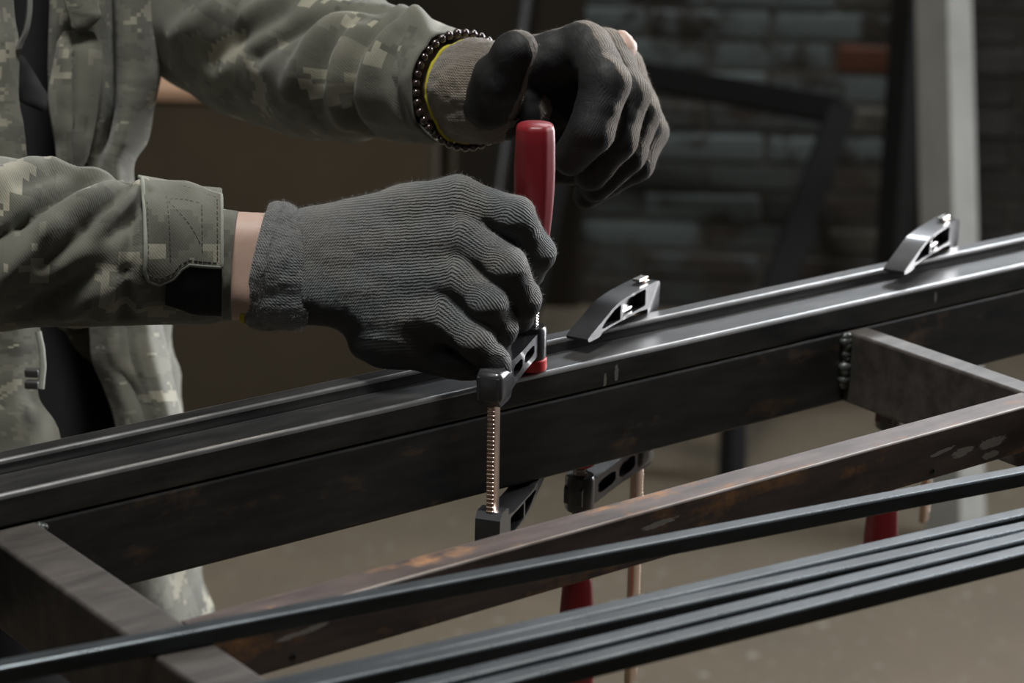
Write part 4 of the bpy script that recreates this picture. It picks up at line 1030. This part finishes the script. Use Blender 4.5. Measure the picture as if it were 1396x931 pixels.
patch_px('chest_pocket', 0, [(44, 88, 128), (60, 80, 135), (75, 79, 137), (110, 71, 137), (140, 69, 133), (180, 75, 126), (215, 80, 117), (236, 83, 110)], M_camo_j, jacket, 1.604, .008, slit=(100, 74, 165))
patch_px('pocket_flap', 0, [(-60, 84, 124), (-20, 88, 127), (0, 90, 131), (15, 95, 134), (22, 97, 136), (34, 100, 122), (38, 101, 112)], M_camo_j, jacket, 1.594, .004)
zp = [at(x, y, 1.582) for x, y in ((42, -60), (41, -20), (41, 0), (40, 20), (36, 42), (29, 58), (26, 66))]
tape = path_tube('zip_tape', zp, .0016, M_velcro, jacket, 8); bm = bmesh.new()
for i in range(60):
    q = catmull(zp, 60)[i]; box_bm(bm, .0036, .0022, .0012, Matrix.Translation(Vector(q-W_*.001)), .0002, 1)
zt = link('zip_teeth', bm_mesh(bm, 'zip_teeth'), simple('zip_metal', (.30, .30, .29), .4, .8), tape, smooth=False); tag(zt, kind='stuff')
patch_px('strap', 0, [(78, 27, 31), (95, 27, 42), (115, 27, 55), (135, 28, 68), (146, 50, 74), (152, 64, 72)], simple('black_webbing', (.022, .022, .023), .8, 0, .2, 300, .3), jacket, 1.612, .002)
# drawcord end hanging inside the right panel
path_tube('drawcord', [at(x, y, 1.560) for x, y in ((52, 452), (57, 475), (59, 500), (56, 530))], .0022, M_thread, jacket, 8)
for y0 in (508, 524):
    q = at(44, y0, 1.558); box('cord_stop', q, (.0095, .006, .0055), simple('cord_stop_plastic', (.06, .06, .058), .5), jacket, ROT, .0012)

# trousers and boots
trousers = tag(empty('trousers', tuple(pelvis))); trousers.parent = person
def leg(hp, kn, an, seed):
    lf = Loft([(*(hp+np.array([0, 0, .16])), 105, 105), (*hp, 104, 104), (*(hp*.5+kn*.5), 96, 96), (*kn, 80, 82), (*(kn*.5+an*.5), 70, 72), (*(an+np.array([0, 0, -.02])), 62, 66)], .008, 72, world=True)
    for i in range(lf.n): lf.front[i] = -W_-lf.t[i]*(-W_ @ lf.t[i]); lf.front[i] /= np.linalg.norm(lf.front[i]); lf.up[i] = np.cross(lf.t[i], lf.front[i])
    lf.build('trouser_leg', M_camo, trousers, lambda s_, t_, r: .008*vnoise(np.stack([s_*.6, np.cos(t_)*.09, np.sin(t_)*.09], -1), 16, seed)+.004*vnoise(np.stack([s_, np.cos(t_)*.09, np.sin(t_)*.09], -1), 42, seed+2))
leg(hip_l, kn_l, an_l, 3); leg(hip_r, kn_r, an_r, 5)
M_boot = simple('boot_leather', (.03, .024, .02), .5, 0, .2, 40, .3, .001)
for an in (an_l, an_r):
    bm = bmesh.new(); bone_mesh(bm, an+np.array([0, 0, .06]), an+np.array([0, 0, -.03]), .056, .050, 20); bone_mesh(bm, an+np.array([0, 0, -.04])-Fdir*.02, an+Fdir*.16+np.array([0, 0, -.048]), .046, .040, 20)
    me = bm_mesh(bm, 'boot', 2.0); V = np.zeros(len(me.vertices)*3); me.vertices.foreach_get('co', V); V = V.reshape(-1, 3); V[:, 2] = np.maximum(V[:, 2], FLOOR+.001); me.vertices.foreach_set('co', V.ravel())
    link('boot', me, M_boot, person)
# short hair
bm = bmesh.new(); bone_mesh(bm, hc-Fdir*.028+np.array([0, 0, .045]), hc+Fdir*.0+np.array([0, 0, .045]), .083, .075, 24)
link('hair', bm_mesh(bm, 'hair', 3.0), simple('dark_hair', (.03, .022, .016), .8, 0, .3, 200, .5), person)
